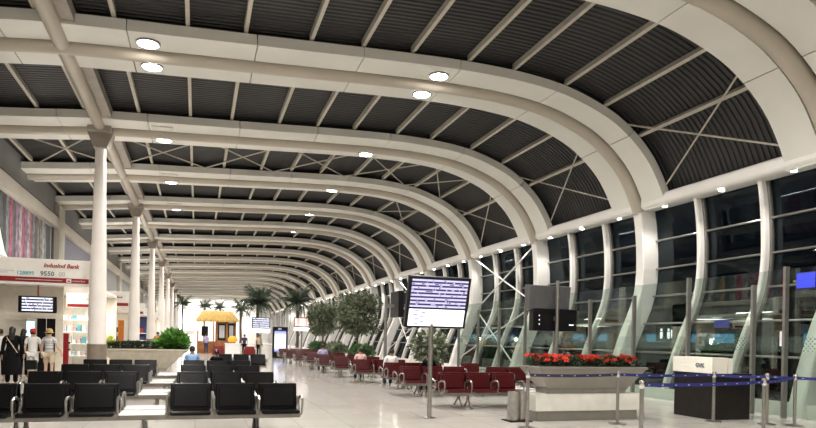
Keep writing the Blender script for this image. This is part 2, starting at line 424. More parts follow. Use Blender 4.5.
for ya in ARCH_Y:
    ia = int(round((ya-Y_A)/SP))
    oncol = any(abs(ya-c) < .1 for c in COLS_Y)
    if oncol: lab = 'white roof arch carried by the %s round column' % ORD[(ia-1)//2]
    elif ia > 15: lab = 'last white roof arch before the end wall'
    elif ia > 0: lab = 'white roof arch between the %s and %s round columns' % (ORD[(ia-2)//2], ORD[ia//2])
    elif ia == 0: lab = 'white roof arch with two pairs of lit lamps, before the first column'
    else: lab = 'white roof arch %s before the one with two pairs of lit lamps' % ('one', 'two', 'three', 'four')[-ia-1]
    t = thing('roof_arch', lab, 'arch', (0, ya, 0),
              group='roof arches')
    for me in (strip_meshes if ya < 68 else far_strip): place('soffit_panel', me, t)
    place('spine', spine, t); place('tube', tube_me, t)

# columns
shaft = MB().lathe([(.30, 0), (.305, 1.0), (.29, 2.5), (.25, 4.5), (.205, 6.5), (.175, 8.1)], 28).mesh('shaft', 'column')
capital = MB().prism([(-.42, 8.95), (.42, 8.95), (.40, 8.55), (.22, 8.1), (-.22, 8.1), (-.40, 8.55)], -.26, .26).mesh('capital', 'node')
clad = MB().lathe([(.33, 0), (.33, .04), (.322, .05), (.322, 1.15), (.33, 1.16), (.33, 1.2)], 28).mesh('base_cladding', 'clad')
box_n = MB().rbox(-.38, .38, -.55, .55, 8.58, 9.02, .03).mesh('node_box', 'node')
for yc in COLS_Y:
    t = thing('column', '%s round tapered white column counted from the big bank sign' % ORD[COLS_Y.index(yc)], 'column', (-3.35, yc, 0), group='round white columns')
    place('shaft', shaft, t); place('capital', capital, t); place('base_cladding', clad, t); place('node_box', box_n, t)

# ------------------------------------------------------------------ glass facade: fins, and one window per bay
def fin_mesh(name, x0, x1, w, m, taper=True):
    b = MB(); n = len(FIN); rows = []
    for p in FIN:
        k = 1.0+ (-.25 if taper else 0)*max(0, (2.2-p.y)/2.2)
        rows.append([(p.x+x0*k, -w, p.y), (p.x+x0*k+.04, -w-.02, p.y), (p.x+x1, -w, p.y), (p.x+x1, w, p.y), (p.x+x0*k+.04, w+.02, p.y), (p.x+x0*k, w, p.y)])
    for r in rows: b.v += r
    for i in range(n-1):
        for j in range(6):
            a = i*6+j; c = i*6+(j+1) % 6; b.f.append((a, c, c+6, a+6)); b.sm.append(False)
    b.f.append(tuple(range(6))); b.f.append(tuple(range((n-1)*6, n*6))); b.sm += [False, False]
    return b.mesh(name, m)
fin_me = fin_mesh('facade_fin', -.34, .30, .17, 'white'); mul_me = fin_mesh('mullion', -.05, .15, .045, 'white', False)
dmul_me = fin_mesh('mullion', .15, .34, .075, 'post', False)
for ya in ARCH_Y:
    o = place('facade_fin', fin_me, None, (0, ya, 0))
    kf = int(round((ya-11.2)/SP)); EO = ORD+['tenth', 'eleventh', 'twelfth', 'thirteenth', 'fourteenth', 'fifteenth', 'sixteenth', 'seventeenth', 'eighteenth']
    tag(o, 'broad white facade fin right behind the gate desk' if kf == 0 else ('broad white facade fin, %s one past the gate desk' % EO[kf-1] if kf > 0 else 'broad white facade fin, %s before the gate desk' % ('one', 'two')[-kf-1]), 'fin', 'broad white facade fins')
RAILZ = [5.03, 4.10, 3.19, 2.27, 1.35]
PZ = [6.05]+RAILZ+[.30]
third = SP/3
pane_me = []
for a, b in zip(PZ, PZ[1:]):
    zs = [a-.02-(a-b-.04)*k/2 for k in range(3)]
    m = MB(); m.strip([(fin_x(z)+.27, z) for z in zs], [(fin_x(z)+.285, z) for z in zs], .08, third-.08, False); pane_me.append(m.mesh('pane', 'glass'))
zs = [6.05-(5.75)*k/14 for k in range(15)]
tall_pane = MB().strip([(fin_x(z)+.27, z) for z in zs], [(fin_x(z)+.285, z) for z in zs], .08, third-.08, False).mesh('pane', 'glass')
rail_me = [MB().tube([(fin_x(z)+.20, .10, z), (fin_x(z)+.20, third-.05, z)], .032, 8).mesh('rail', 'steel') for z in RAILZ]
for k, ya in enumerate(ARCH_Y[:-1]):
    w = bpy.data.objects.new('window_%d' % (k+1), None); COL.objects.link(w); w.location = (0, ya, 0)
    tag(w, 'curved glazed facade bay with slim mullions and rails', kind='structure')
    for j in range(3):
        if j: place('mullion', mul_me, w, (0, third*j, 0))
        place('mullion', dmul_me, w, (0, third*j, 0))
        if ya < 66:
            for me in pane_me: place('pane', me, w, (0, third*j, 0))
            for me in rail_me: place('rail', me, w, (0, third*j, 0))
        else: place('pane', tall_pane, w, (0, third*j, 0))
    if abs(ya-25.2) < .1 or abs(ya-39.2) < .1:
        for (za, zb) in ((5.9, 3.25), (3.25, .6)):
            for (p, q) in ((za, zb), (zb, za)):
                MB().tube([(fin_x(p)-.05, .3, p), (fin_x(q)-.05, SP-.3, q)], .035, 8).build('brace_rod', 'white', w)

# downlights under the ring beam
dl_ring = MB().lathe([(.075, 0), (.10, 0), (.10, -.03), (.075, -.03), (.075, 0)], 16, smooth=False, caps=False).mesh('trim_ring', 'steel')
dl_lens = MB().lathe([(.072, -.005), (.072, -.028)], 14).mesh('lens', 'lamp')
def light(kind, name, parent, loc, energy, col=(1, .955, .895), size=.15, spot=None, rot=(0, 0, 0), blend=.6):
    d = bpy.data.lights.new(name, kind); d.energy = energy; d.color = col
    if kind == 'AREA': d.shape = 'RECTANGLE'; d.size, d.size_y = size if isinstance(size, tuple) else (size, size)
    else: d.shadow_soft_size = size
    if spot: d.spot_size = R(spot); d.spot_blend = blend
    o = bpy.data.objects.new(name, d); COL.objects.link(o); o.parent = parent; o.location = loc; o.rotation_euler = tuple(R(a) for a in rot)
    return o
k = 0
yy = Y_A-third/2-third*4
while yy < 110:
    t = thing('downlight', 'small round downlight set in the underside of the ring beam', 'downlight', (14.0, yy, 5.995), group='ring beam downlights')
    place('trim_ring', dl_ring, t); place('lens', dl_lens, t)
    if k % 2 == 0 or yy < 34: light('SPOT', 'bulb', t, (0, 0, -.06), DOWN_W*(1 if yy < 34 else 2), size=.06, spot=130)
    yy += third; k += 1

# ceiling lamps on the arches: two rows, one either side of each tube
cl_ring = MB().lathe([(.25, .0), (.29, 0), (.29, -.05), (.25, -.05), (.25, 0)], 20, smooth=False, caps=False).mesh('trim_ring', 'steel')
cl_lens = MB().lathe([(.245, -.005), (.245, -.045)], 18).mesh('lens', 'lamp')
cl_off = MB().rbox(-.36, .36, -.16, .16, -.045, .0, .012).mesh('access_cover', 'lampoff')
for ya in ARCH_Y:
    for xl in (-1.3, 6.45):
        i = prof_i(xl); z = lo[i][1]
        for s in (-1, 1):
            lit = s > 0 or abs(ya-Y_A) < .1 or ya < 12
            if not lit:
                if ya < 40 and xl < 0:
                    tag(place('access_cover', cl_off, None, (xl+.0, ya-.75, z)), 'flat rectangular cover plate on the underside of an arch', 'cover plate', 'arch cover plates')
                continue
            t = thing('ceiling_lamp', 'bright round ceiling lamp fixed under a roof arch', 'ceiling lamp', (xl, ya+.74*s, z), group='round ceiling lamps')
            place('trim_ring', cl_ring, t); place('lens', cl_lens, t)
            light('SPOT', 'bulb', t, (0, 0, -.10), LAMP_W*(.6 if (abs(ya-Y_A) < .1 or ya < 12) else 1), size=.17, spot=165, blend=.4)
#@@PART2@@

# ------------------------------------------------------------------ airport benches
PITCH = .674
bench_cache = {}
def bench_meshes(col):
    if col in bench_cache: return bench_cache[col]
    p = PITCH; d = {}
    d['seat'] = MB().rbox(.045, p-.045, -.53, -.05, .39, .455, .025).mesh('seat', col)
    def slab(x0, x1, z0, z1, y0, y1, th, nm, m, r=.02):
        b = MB(); b.rbox(x0, x1, -th/2, th/2, 0, 1, r)
        L = math.hypot(z1-z0, y1-y0); b.v = [(x, y0+(y1-y0)*z+y*1.0, z0+(z1-z0)*z) for (x, y, z) in b.v]
        return b.mesh(nm, m)
    d['backrest'] = slab(.035, p-.035, .44, .835, -.065, .03, .045, 'backrest', col)
    d['cushion'] = slab(.085, p-.085, .485, .785, -.098, -.025, .035, 'cushion', col, .012)
    d['armrest'] = MB().tube([(0, -.30, .36), (0, -.42, .41), (0, -.455, .52), (0, -.44, .62), (0, -.37, .655), (0, -.22, .65), (0, -.05, .60), (0, -.03, .50), (0, -.12, .38)], [.017]*3+[.022]*4+[.017]*2, 8).mesh('armrest', 'steel')
    t = MB(); t.rbox(.02, p-.02, -.52, -.05, .405, .435, .01); d['table_top'] = t.mesh('table_top', 'laminate')
    lg = MB(); lg.tube([(0, -.22, .33), (0, -.30, .16), (0, -.47, .02)], .022, 8); lg.tube([(0, -.22, .33), (0, -.15, .16), (0, .0, .02)], .022, 8)
    lg.box(-.03, .03, -.50, -.44, 0, .02); lg.box(-.03, .03, -.04, .03, 0, .02); d['leg'] = lg.mesh('leg', 'steel')
    bench_cache[col] = d; return d
beam_cache = {}
def bench(x, y, slots, col, facing, label, group):
    """slots: S seat, T table. facing -1: towards the hall entrance, +1: towards the far end"""
    n = len(slots); L = n*PITCH; d = bench_meshes(col)
    if facing < 0: t = thing('airport_bench', label, 'bench', (x, y, 0), 0, group)
    else: t = thing('airport_bench', label, 'bench', (x+L, y, 0), math.pi, group); slots = slots[::-1]
    if n not in beam_cache: beam_cache[n] = MB().rbox(.0, L, -.27, -.19, .305, .385, .008).mesh('beam', 'beam_grey')
    place('beam', beam_cache[n], t)
    for k, c in enumerate(slots):
        px = (k*PITCH, 0, 0)
        if c == 'S':
            place('seat', d['seat'], t, px); b = place('backrest', d['backrest'], t, px); place('cushion', d['cushion'], b)
        else: place('table_top', d['table_top'], t, px)
    for k in range(n+1): place('armrest', d['armrest'], t, (k*PITCH, 0, 0))
    for k in ([1, 3.5, n-1] if n > 4 else [.5, n-.5]): place('leg', d['leg'], t, (k*PITCH, 0, 0))
    return t
XB = -3.102
black_rows = [10.75, 14.1, 17.3, 20.5]
for i, yb in enumerate(black_rows):
    bench(XB, yb, 'SSSTSSS', 'black', -1, 'black six-seat bench with white table facing the entrance, %s row from the stone planter' % ORD[3-i], 'black benches')
    last = i == 3
    bench(XB, yb+.14, 'SSSTSSS', 'black', 1, 'black leather bench where the person in a light blue shirt sits' if last else
          'black six-seat bench with white table facing the palms, %s row from the stone planter' % ORD[3-i], 'black benches')
for yb, f in ((27.6, -1), (27.74, 1)):
    bench(.75, yb, 'SSS', 'black', f, 'short black three-seat bench near the long stone planter' + (', facing the entrance' if f < 0 else ', facing the palms'), None)
red_rows = [(14.3, 5.42, 'SSSTSSS'), (17.4, 5.42, 'SSSTSSS'), (20.1, 5.75, 'SSSTS'), (22.8, 5.35, 'SSST'), (26.0, 5.25, 'SSS'), (29.0, 5.15, 'SSS'),
            (32.0, 5.1, 'SSS'), (35.0, 5.0, 'SSS'), (38.2, 4.9, 'SSS'), (41.4, 4.9, 'SSS')]
for i, (yb, x, sl) in enumerate(red_rows):
    near = i < 2
    bench(x, yb, sl, 'red', -1, 'dark red leather bench of six seats behind the flower planter' if i == 0 else
          'dark red bench facing the entrance, %s red row counted from the flower planter' % (ORD+['tenth'])[i], 'red benches')
    lab = 'dark red bench facing the palms, %s red row counted from the flower planter' % (ORD+['tenth'])[i]; g = 'red benches'
    if i == 2: lab, g = 'dark red leather bench where the person in a white shirt sits', None
    if i == 3: lab, g = 'dark red leather bench where the person in a pink shirt sits', None
    if i == 5: lab, g = 'dark red leather bench where the person in a purple shirt sits', None
    bench(x, yb+.14, sl, 'red', 1, lab, g)

# ------------------------------------------------------------------ people
def skin(name, V, E, rad, m, sub=1, root=0):
    me = bpy.data.meshes.new('sk'); me.from_pydata([tuple(v) for v in V], E, [])
    o = bpy.data.objects.new('sk', me); COL.objects.link(o)
    o.modifiers.new('s', 'SKIN'); sv = me.skin_vertices[0].data
    for i, r in enumerate(rad): sv[i].radius = r if isinstance(r, tuple) else (r, r)
    for i in range(len(V)): sv[i].use_root = (i == root)
    sb = o.modifiers.new('u', 'SUBSURF'); sb.levels = sub; sb.render_levels = sub
    dg = bpy.context.evaluated_depsgraph_get(); dg.update()
    out = bpy.data.meshes.new_from_object(o.evaluated_get(dg)); out.name = name
    bpy.data.objects.remove(o, do_unlink=True)
    out.materials.clear(); out.materials.append(M[m])
    out.polygons.foreach_set('use_smooth', [True]*len(out.polygons)); return out
def person(label, loc, rotz, pose='stand', h=1.72, skinm='skin', top='c_white', bottom='c_black', sleeve=.5, legs=.5, hat=None, hair='short', arm=(0, 0), group=None, dress=False):
    """local +Y is the way the person faces"""
    s = h/1.74; t = thing('person', label, 'person', loc, rotz, group)
    V = []; Ed = []; Rd = []
    def add(p, r, par=None):
        V.append(Vector(p)*s); Rd.append((r[0]*s, r[1]*s) if isinstance(r, tuple) else r*s)
        if par is not None: Ed.append((par, len(V)-1))
        return len(V)-1
    sit = pose == 'sit'; zb = -.38 if sit else 0.0     # trunk offset
    pel = add((0, 0, .95+zb), (.15, .105)); wa = add((0, 0, 1.10+zb), (.125, .095), pel); ch = add((0, .0, 1.30+zb), (.155, .105), wa)
    nb = add((0, -.01, 1.45+zb), (.075, .07), ch); nk = add((0, .0, 1.51+zb), .052, nb); hd = add((0, .012, 1.60+zb), (.076, .092), nk); tp = add((0, .0, 1.68+zb), (.07, .083), hd)
    add((0, .118, 1.592+zb), .014, hd)                   # nose
    for e in (-1, 1): add((e*.088, -.005, 1.60+zb), .014, hd)   # ears
    arms = []
    for e, lift in ((-1, arm[0]), (1, arm[1])):
        sh = add((e*.185, -.005, 1.42+zb), .052, nb)
        if sit: el = add((e*.23, .06, 1.15+zb), .040, sh); wr = add((e*.16, .27, 1.06+zb), .027, el); dirv = Vector((-e*.2, 1, -.3)).normalized()
        else: el = add((e*(.235+.05*lift), .0, 1.14), .040, sh); wr = add((e*(.26+.12*lift), .06+.1*lift, .90+.05*lift), .027, el); dirv = Vector((0, .12, -1)).normalized()
        w0 = V[wr]/s; pm_ = add(w0+dirv*.065, (.034, .02), wr)
        side = dirv.cross(Vector((e, 0, 0))).normalized()
        for q, (o, ln) in enumerate(((-.030, .07), (-.010, .082), (.010, .078), (.028, .062))):
            a = add(w0+dirv*.115+side*o, .0095, pm_); add(w0+dirv*(.115+ln*.5)+side*o+Vector((-e*.008, 0, 0)), .0085, a)
        th_ = add(w0+dirv*.055+side*.050+Vector((-e*.01, 0, 0)), .011, wr); add(w0+dirv*.10+side*.062+Vector((-e*.012, 0, 0)), .009, th_)
        arms.append((sh, el, wr))
    lg = []
    for e in (-1, 1):
        hp = add((e*.09, 0 if not sit else .05, .89+zb), .085, pel)
        if sit: kn = add((e*.11, .44, .50), .060, hp); an = add((e*.11, .42, .09), .040, kn)
        else: kn = add((e*.10, .01, .50), .060, hp); an = add((e*.10, -.01, .085), .040, kn)
        ay = V[an].y/s; add((e*.11, ay+.09, .042), (.036, .03), an); add((e*.115, ay+.17, .035), (.034, .026), len(V)-1); lg.append((hp, kn, an))
    place('body', skin('body', V, Ed, Rd, skinm), t)
    G = lambda i: V[i]
    # top
    v = [G(pel)+Vector((0, 0, .0)), G(wa), G(ch), G(nb)-Vector((0, 0, .01))*s]; e_ = [(0, 1), (1, 2), (2, 3)]; r = [(.172*s, .128*s), (.155*s, .122*s), (.182*s, .130*s), (.090*s, .085*s)]
    for sh, el, wr in arms:
        v.append(G(sh)); r.append(.070*s); e_.append((3, len(v)-1)); v.append(G(sh).lerp(G(el), min(1, sleeve*1.4))); r.append(.058*s); e_.append((len(v)-2, len(v)-1))
        if sleeve > .8: v.append(G(wr)); r.append(.038*s); e_.append((len(v)-2, len(v)-1))
    place('shirt', skin('shirt', v, e_, r, top, root=1), t)
    # bottom
    v = [G(pel)]; e_ = []; r = [(.178*s, .135*s)]
    for hp, kn, an in lg:
        v.append(G(hp)); r.append(.105*s); e_.append((0, len(v)-1))
        if legs <= .5: v.append(G(hp).lerp(G(kn), legs*1.8)); r.append(.100*s); e_.append((len(v)-2, len(v)-1))
        else:
            v.append(G(kn)); r.append(.082*s); e_.append((len(v)-2, len(v)-1)); v.append(G(an)); r.append(.066*s); e_.append((len(v)-2, len(v)-1))
    place('trousers' if legs > .5 else 'shorts', skin('trousers', v, e_, r, bottom), t)
    if dress:
        MBd = MB().lathe([(.15*s, 1.15*s), (.20*s, .92*s), (.25*s, .55*s), (.27*s, .33*s), (.25*s, .33*s), (.14*s, 1.1*s)], 18); MBd.build('skirt', bottom, t)
    hz = (1.64+zb)*s
    if hair:
        b = MB(); n = 16; prof = [(.094, -.06), (.10, -.01), (.099, .03), (.088, .072), (.055, .10), (.012, .112)]
        b.lathe([(a*s, hz+c*s) for a, c in prof], n); b.v = [(x*.90, y*1.08-.018*s, z) for x, y, z in b.v]
        if hair == 'long': b.tube([(0, -.085*s, hz), (0, -.11*s, hz-.12*s), (0, -.115*s, hz-.28*s)], [.075*s, .085*s, .05*s], 10)
        if hair == 'tail': b.tube([(0, -.09*s, hz+.05*s), (0, -.16*s, hz+.02*s), (0, -.15*s, hz-.16*s)], [.03*s, .04*s, .012*s], 8)
        b.build('hair', 'hair', t)
    if hat:
        b = MB(); b.lathe([(.112*s, hz+.0*s), (.116*s, hz+.05*s), (.105*s, hz+.10*s), (.07*s, hz+.135*s), (.015*s, hz+.145*s)], 18)
        if hat == 'c_straw': b.lathe([(.10*s, hz+.005*s), (.165*s, hz-.012*s), (.165*s, hz-.002*s), (.10*s, hz+.02*s)], 20)
        else: b.box(-.07*s, .07*s, .08*s, .19*s, hz-.0*s, hz+.012*s)
        b.v = [(x*.93, y*1.05-.005*s, z) for x, y, z in b.v]
        b.build('hat', hat, t)
    for e in (-1, 1): MB().lathe([(.003*s, -.009*s), (.010*s, 0), (.003*s, .009*s)], 8).build('eye', 'eye', t, (e*.034*s, .088*s, (1.617+zb)*s))
    MB().rbox(-.022*s, .022*s, -.004*s, .004*s, -.004*s, .004*s, .002*s).build('mouth', 'c_red', t, (0, .098*s, (1.553+zb)*s))
    return t
fwd = lambda a: R(a)
pw = person('person in a black dress with a handbag strap across the back', (-5.12, 21.6, 0), R(8), h=1.72, top='c_black', bottom='c_black', sleeve=.9, legs=.9, hair='long', dress=True, arm=(0, .3))
MB().tube([(-.14, .06, 1.46), (-.12, -.14, 1.40), (.04, -.16, 1.15), (.17, -.10, .92)], .012, 6).build('shoulder_strap', 'c_cream', pw)
hb = MB(); hb.rbox(-.16, .16, -.07, .07, 0, .28, .03); hbo = hb.build('handbag', 'blackp', None, (-4.64, 21.68, .47)); tag(hbo, 'black handbag hanging from the hand of the person in black', 'handbag')
MB().tube([(-.09, 0, .27), (-.07, 0, .36), (0, 0, .40), (.07, 0, .36), (.09, 0, .27)], .012, 6).build('handle', 'steel', hbo)
person('person all in dark clothes queueing beside the red cap', (-5.62, 25.2, 0), R(-10), h=1.68, top='c_black', bottom='c_black', sleeve=.9, legs=.9, hair='long')
person('person in red cap, white t-shirt and white shorts', (-5.18, 24.4, 0), R(4), h=1.66, skinm='skin2', top='c_white', bottom='c_white', sleeve=.5, legs=.5, hair='short', hat='c_red')
person('person in straw hat, striped t-shirt and beige shorts', (-4.64, 24.1, 0), R(-14), h=1.67, skinm='skin2', top='c_stripe', bottom='c_cream', sleeve=.5, legs=.5, hair='short', hat='c_straw', arm=(0, .9))
person('person in pale shirt at the edge of the cash machine', (-6.35, 25.3, 0), R(-5), h=1.66, top='c_white', bottom='c_black', sleeve=.5, legs=.9)
ST = black_rows[3]+.14
person('seated person in light blue shirt with black hair', (-.12, ST+.20, .0), 0, 'sit', 1.60, top='c_blue', bottom='c_navy', sleeve=.5, legs=.9)
person('seated person with dark ponytail on the black bench', (.60, ST+.20, 0), 0, 'sit', 1.48, top='c_black', bottom='c_navy', sleeve=.5, legs=.9, hair='tail')
person('seated person in pink shirt on a red bench', (5.72, 23.14, 0), 0, 'sit', 1.60, top='c_pink', bottom='c_navy', sleeve=.5, legs=.9)
person('seated person in white shirt on a red bench', (6.09, 20.44, 0), 0, 'sit', 1.64, top='c_white', bottom='c_navy', sleeve=.9, legs=.9)
person('seated person in purple shirt on a red bench', (5.48, 29.34, 0), 0, 'sit', 1.64, top='c_purple', bottom='c_navy', sleeve=.5, legs=.9)
person('seated dark-haired person beside the small ficus', (6.43, 17.74, 0), 0, 'sit', 1.58, top='c_black', bottom='c_navy', sleeve=.9, legs=.9, hair='long')
for x, y, c, lab in ((-2.35, 44, 'c_orange', 'person in orange top standing beyond the long planter'), (-2.0, 52, 'c_orange', 'person in orange shirt walking between the far columns'),
                     (-1.75, 47, 'c_black', 'person in black standing beyond the planter shrub')):
    person(lab, (x, y, 0), R(170 if c == 'c_orange' else 20), h=1.72, top=c, bottom='c_navy', sleeve=.5, legs=.9)
person('person in violet shirt standing left of the kiosk', (.75, 56.5, 0), R(20), h=1.7, top='c_purple', bottom='c_navy', legs=.9)
person('person in dark blue shirt standing by the palm', (3.6, 53, 0), R(160), h=1.7, top='c_navy', bottom='c_black', legs=.9)
person('person in cream shirt standing under the wall screen', (4.55, 51, 0), R(200), h=1.72, top='c_cream', bottom='c_black', legs=.9)

# ------------------------------------------------------------------ plants
def leaf_cloud(name, m, centers, n, size, seed=1, droop=.3):
    """many small folded leaves scattered through blobs (cx,cy,cz,rx,ry,rz)"""
    rg = random.Random(seed); b = MB(); tot = sum(c[3]*c[4]*c[5] for c in centers)
    for c in centers:
        for _ in range(int(n*c[3]*c[4]*c[5]/tot)):
            while True:
                d = Vector((rg.uniform(-1, 1), rg.uniform(-1, 1), rg.uniform(-1, 1)))
                if .25 < d.length < 1: break
            d = d*(d.length**-.35)
            p = Vector((c[0]+d.x*c[3], c[1]+d.y*c[4], c[2]+d.z*c[5]))
            out = Vector((d.x, d.y, d.z*.6-droop)).normalized()
            ax = (out+Vector((rg.uniform(-.8, .8), rg.uniform(-.8, .8), rg.uniform(-.8, .8)))).normalized()
            sd = ax.cross(Vector((rg.uniform(-1, 1), rg.uniform(-1, 1), 1))).normalized(); L = size*rg.uniform(.7, 1.3); w = L*.26
            u = ax.cross(sd)*w*.35
            b.add([p, p+ax*L*.5+sd*w+u, p+ax*L, p+ax*L*.5-sd*w+u], [(0, 1, 2), (0, 2, 3)])
    return b.mesh(name, m)
def ficus(label, x, y, zb, h, cz, rx, rz, n, seed, potr=.32, size=.17):
    t = thing('ficus_tree', label, 'tree', (x, y, 0)); rg = random.Random(seed)
    MB().lathe([(potr*.72, 0), (potr, .55), (potr*1.06, .55), (potr*1.06, .62), (potr*.9, .62), (potr*.88, .56), (.02, .56)], 20).build('pot', 'stonew', t)
    tr = MB(); tr.tube([(0, 0, .5), (.04, .02, cz*.5), (-.02, 0, cz)], [.07, .055, .04], 8)
    for k in range(7):
        a = rg.uniform(0, 6.28); tr.tube([(0, 0, cz-.5-.1*k*.3), (math.cos(a)*rx*.35, math.sin(a)*rx*.35, cz), (math.cos(a)*rx*.7, math.sin(a)*rx*.7, cz+rz*rg.uniform(-.2, .6))], [.03, .02, .008], 5)
    tr.build('trunk', 'bark', t)
    blobs = [(0, 0, cz, rx*.8, rx*.8, rz*.85)]
    for k in range(9):
        a = 6.28*k/9+rg.uniform(-.3, .3); q = rg.uniform(.45, .65)
        blobs.append((math.cos(a)*rx*q, math.sin(a)*rx*q, cz+rz*rg.uniform(-.5, .55), rx*.42, rx*.42, rz*.40))
    f = place('foliage', leaf_cloud('foliage', 'leaf', blobs, n, size, seed), t); f['kind'] = 'stuff'
    return t
ficus('smaller bushy ficus tree beyond the red benches, nearer the palms', 8.35, 45, 0, 4.2, 2.85, 1.15, 1.25, 4200, 3, size=.20)
ficus('large round ficus tree beyond the red benches', 9.15, 38, 0, 4.6, 3.05, 1.38, 1.45, 5200, 5, size=.20)
ficus('small potted ficus among the red benches', 6.80, 18.72, 0, 2.0, 1.42, .58, .56, 800, 8, .24, .19)
def plant_box(label, x0, x1, y0, y1, h, m, blobs, lm, n, size, seed, cat='planter', name='planter_box'):
    t = thing(name, label, cat, ((x0+x1)/2, (y0+y1)/2, 0)); w = (x1-x0)/2; d = (y1-y0)/2
    b = MB().rbox(-w, w, -d, d, 0, h, .03); b.build('box', m, t)
    MB().box(-w+.06, w-.06, -d+.06, d-.06, h, h+.012).build('soil', 'soil', t)
    f = place('foliage', leaf_cloud('foliage', lm, blobs, n, size, seed, -.4), t); f['kind'] = 'stuff'
    return t
for (y0, y1, lm, s_) in ((33.5, 36.2, 'leafm', 11), (40.2, 43.2, 'leaf', 12), (46.8, 50.5, 'leafm', 13)):
    n_ = 7; blobs = [(0, -(y1-y0)/2+(k+.5)*(y1-y0)/n_, .80, .42, .30, .36) for k in range(n_)]
    plant_box('long low box of leafy green plants by the ' + {11: 'large ficus', 12: 'gap between the ficus trees', 13: 'smaller ficus'}[s_], 8.3, 9.0, y0, y1, .55, 'stonew', blobs, lm, 900, .24, s_)

# frond mesh for palms
def frond_mesh(L, droop, m='palm', nl=16):
    b = MB(); pts = []
    for k in range(9):
        t = k/8; pts.append(Vector((L*(t-.18*t*t*droop), 0, L*(.42*t-.95*droop*t*t))))
    b.tube(pts, [.03*(1-k/8)+.006 for k in range(9)], 5)
    for k in range(nl):
        t = .12+.86*k/nl; i = min(7, int(t*8)); u = t*8-i; p = pts[i].lerp(pts[i+1], u); tg = (pts[i+1]-pts[i]).normalized()
        ll = L*.34*math.sin(math.pi*min(1, t*.8+.2))+.12
        for e in (-1, 1):
            dr = (tg*.55+Vector((0, e, 0))*.8+Vector((0, 0, -.35))).normalized(); w = tg*(.035*L/2)
            b.add([p-w, p+w, p+dr*ll+Vector((0, 0, -.12*ll))], [(0, 1, 2)])
    return b.mesh('frond', m)
FR = [frond_mesh(1.0, d) for d in (.35, .6, .9)]
def palm(label, x, y, h, L, n=22, seed=1, group=None):
    t = thing('palm_tree', label, 'palm tree', (x, y, 0), group=group); rg = random.Random(seed)
    MB().lathe([(.30, 0), (.42, .5), (.46, .5), (.46, .56), (.36, .56), (.02, .54)], 18).build('pot', 'stonew', t)
    b = MB(); b.tube([(0, 0, .5), (.03, 0, h*.3), (-.03, .02, h*.6), (0, 0, h)], [.17, .13, .12, .15], 10); b.build('trunk', 'bark', t)
    for k in range(n):
        o = place('frond', FR[k % 3], t, (0, 0, h)); o.scale = (L*rg.uniform(.85, 1.1),)*3
        o.rotation_euler = (rg.uniform(-.2, .2), -R((50, 22, -5)[k % 3])+rg.uniform(-.15, .15), 2.4*k+rg.uniform(-.2, .2))
    return t
palm('tall palm beside the thatched kiosk, fullest crown', 5.05, 58, 4.35, 2.05, 30, 1)
palm('palm between the info totem and the ficus trees', 9.1, 62, 4.75, 1.95, 26, 2)
palm('slender palm just right of the thatched kiosk', 4.35, 70, 4.2, 1.5, 20, 3)
for k, (x, lab) in enumerate(((-2.3, 'distant palm before the white lightbox wall'), (1.15, 'distant palm rising over the thatch ridge'), (3.6, 'distant palm behind the wooden end of the kiosk'))):
    yk = (106, 113, 120)[k]; palm(lab, x*yk/113, yk, 6.2, 1.9, 18, 20+k)

# stone planter bowl in front of the columns
t = thing('stone_planter', 'long beige stone planter bowl with shrubs beyond the black benches', 'planter', (-1.93, 27.9, 0))
def bowl(b, w0, d0, z0, w1, d1, z1, rim=.0):
    b.add([(-w0, -d0, z0), (w0, -d0, z0), (w0, d0, z0), (-w0, d0, z0), (-w1, -d1, z1), (w1, -d1, z1), (w1, d1, z1), (-w1, d1, z1)],
          [(0, 3, 2, 1), (4, 5, 6, 7), (0, 1, 5, 4), (1, 2, 6, 5), (2, 3, 7, 6), (3, 0, 4, 7)]); return b
b = bowl(MB(), .85, .35, .22, 1.10, .50, .48); bowl(b, 1.10, .50, .48, 1.58, .66, .93); b.rbox(-1.62, 1.62, -.70, .70, .93, 1.0, .02); b.build('bowl', 'stone', t)
MB().rbox(-.8, .8, -.3, .3, 0, .22, .02).build('plinth', 'stone', t)
MB().box(-1.54, 1.54, -.6, .6, 1.0, 1.02).build('soil', 'soil', t)
rg = random.Random(4)
f = place('hedge', leaf_cloud('hedge', 'leafd', [(-1.2+.27*k, 0, 1.10, .2, .42, .17) for k in range(9)], 2600, .10, 6, -.3), t); f['kind'] = 'stuff'
f = place('fern_shrub', leaf_cloud('fern_shrub', 'leafb', [(1.02, 0, 1.34, .40, .36, .34), (.72, -.1, 1.15, .32, .3, .2), (1.36, 0, 1.18, .24, .3, .22)], 620, .27, 7, -.5), t); f['kind'] = 'stuff'
f = place('yellow_shrub', leaf_cloud('yellow_shrub', 'leafy', [(-1.28, -.1, 1.22, .14, .14, .20)], 220, .11, 8, -.8), t); f['kind'] = 'stuff'

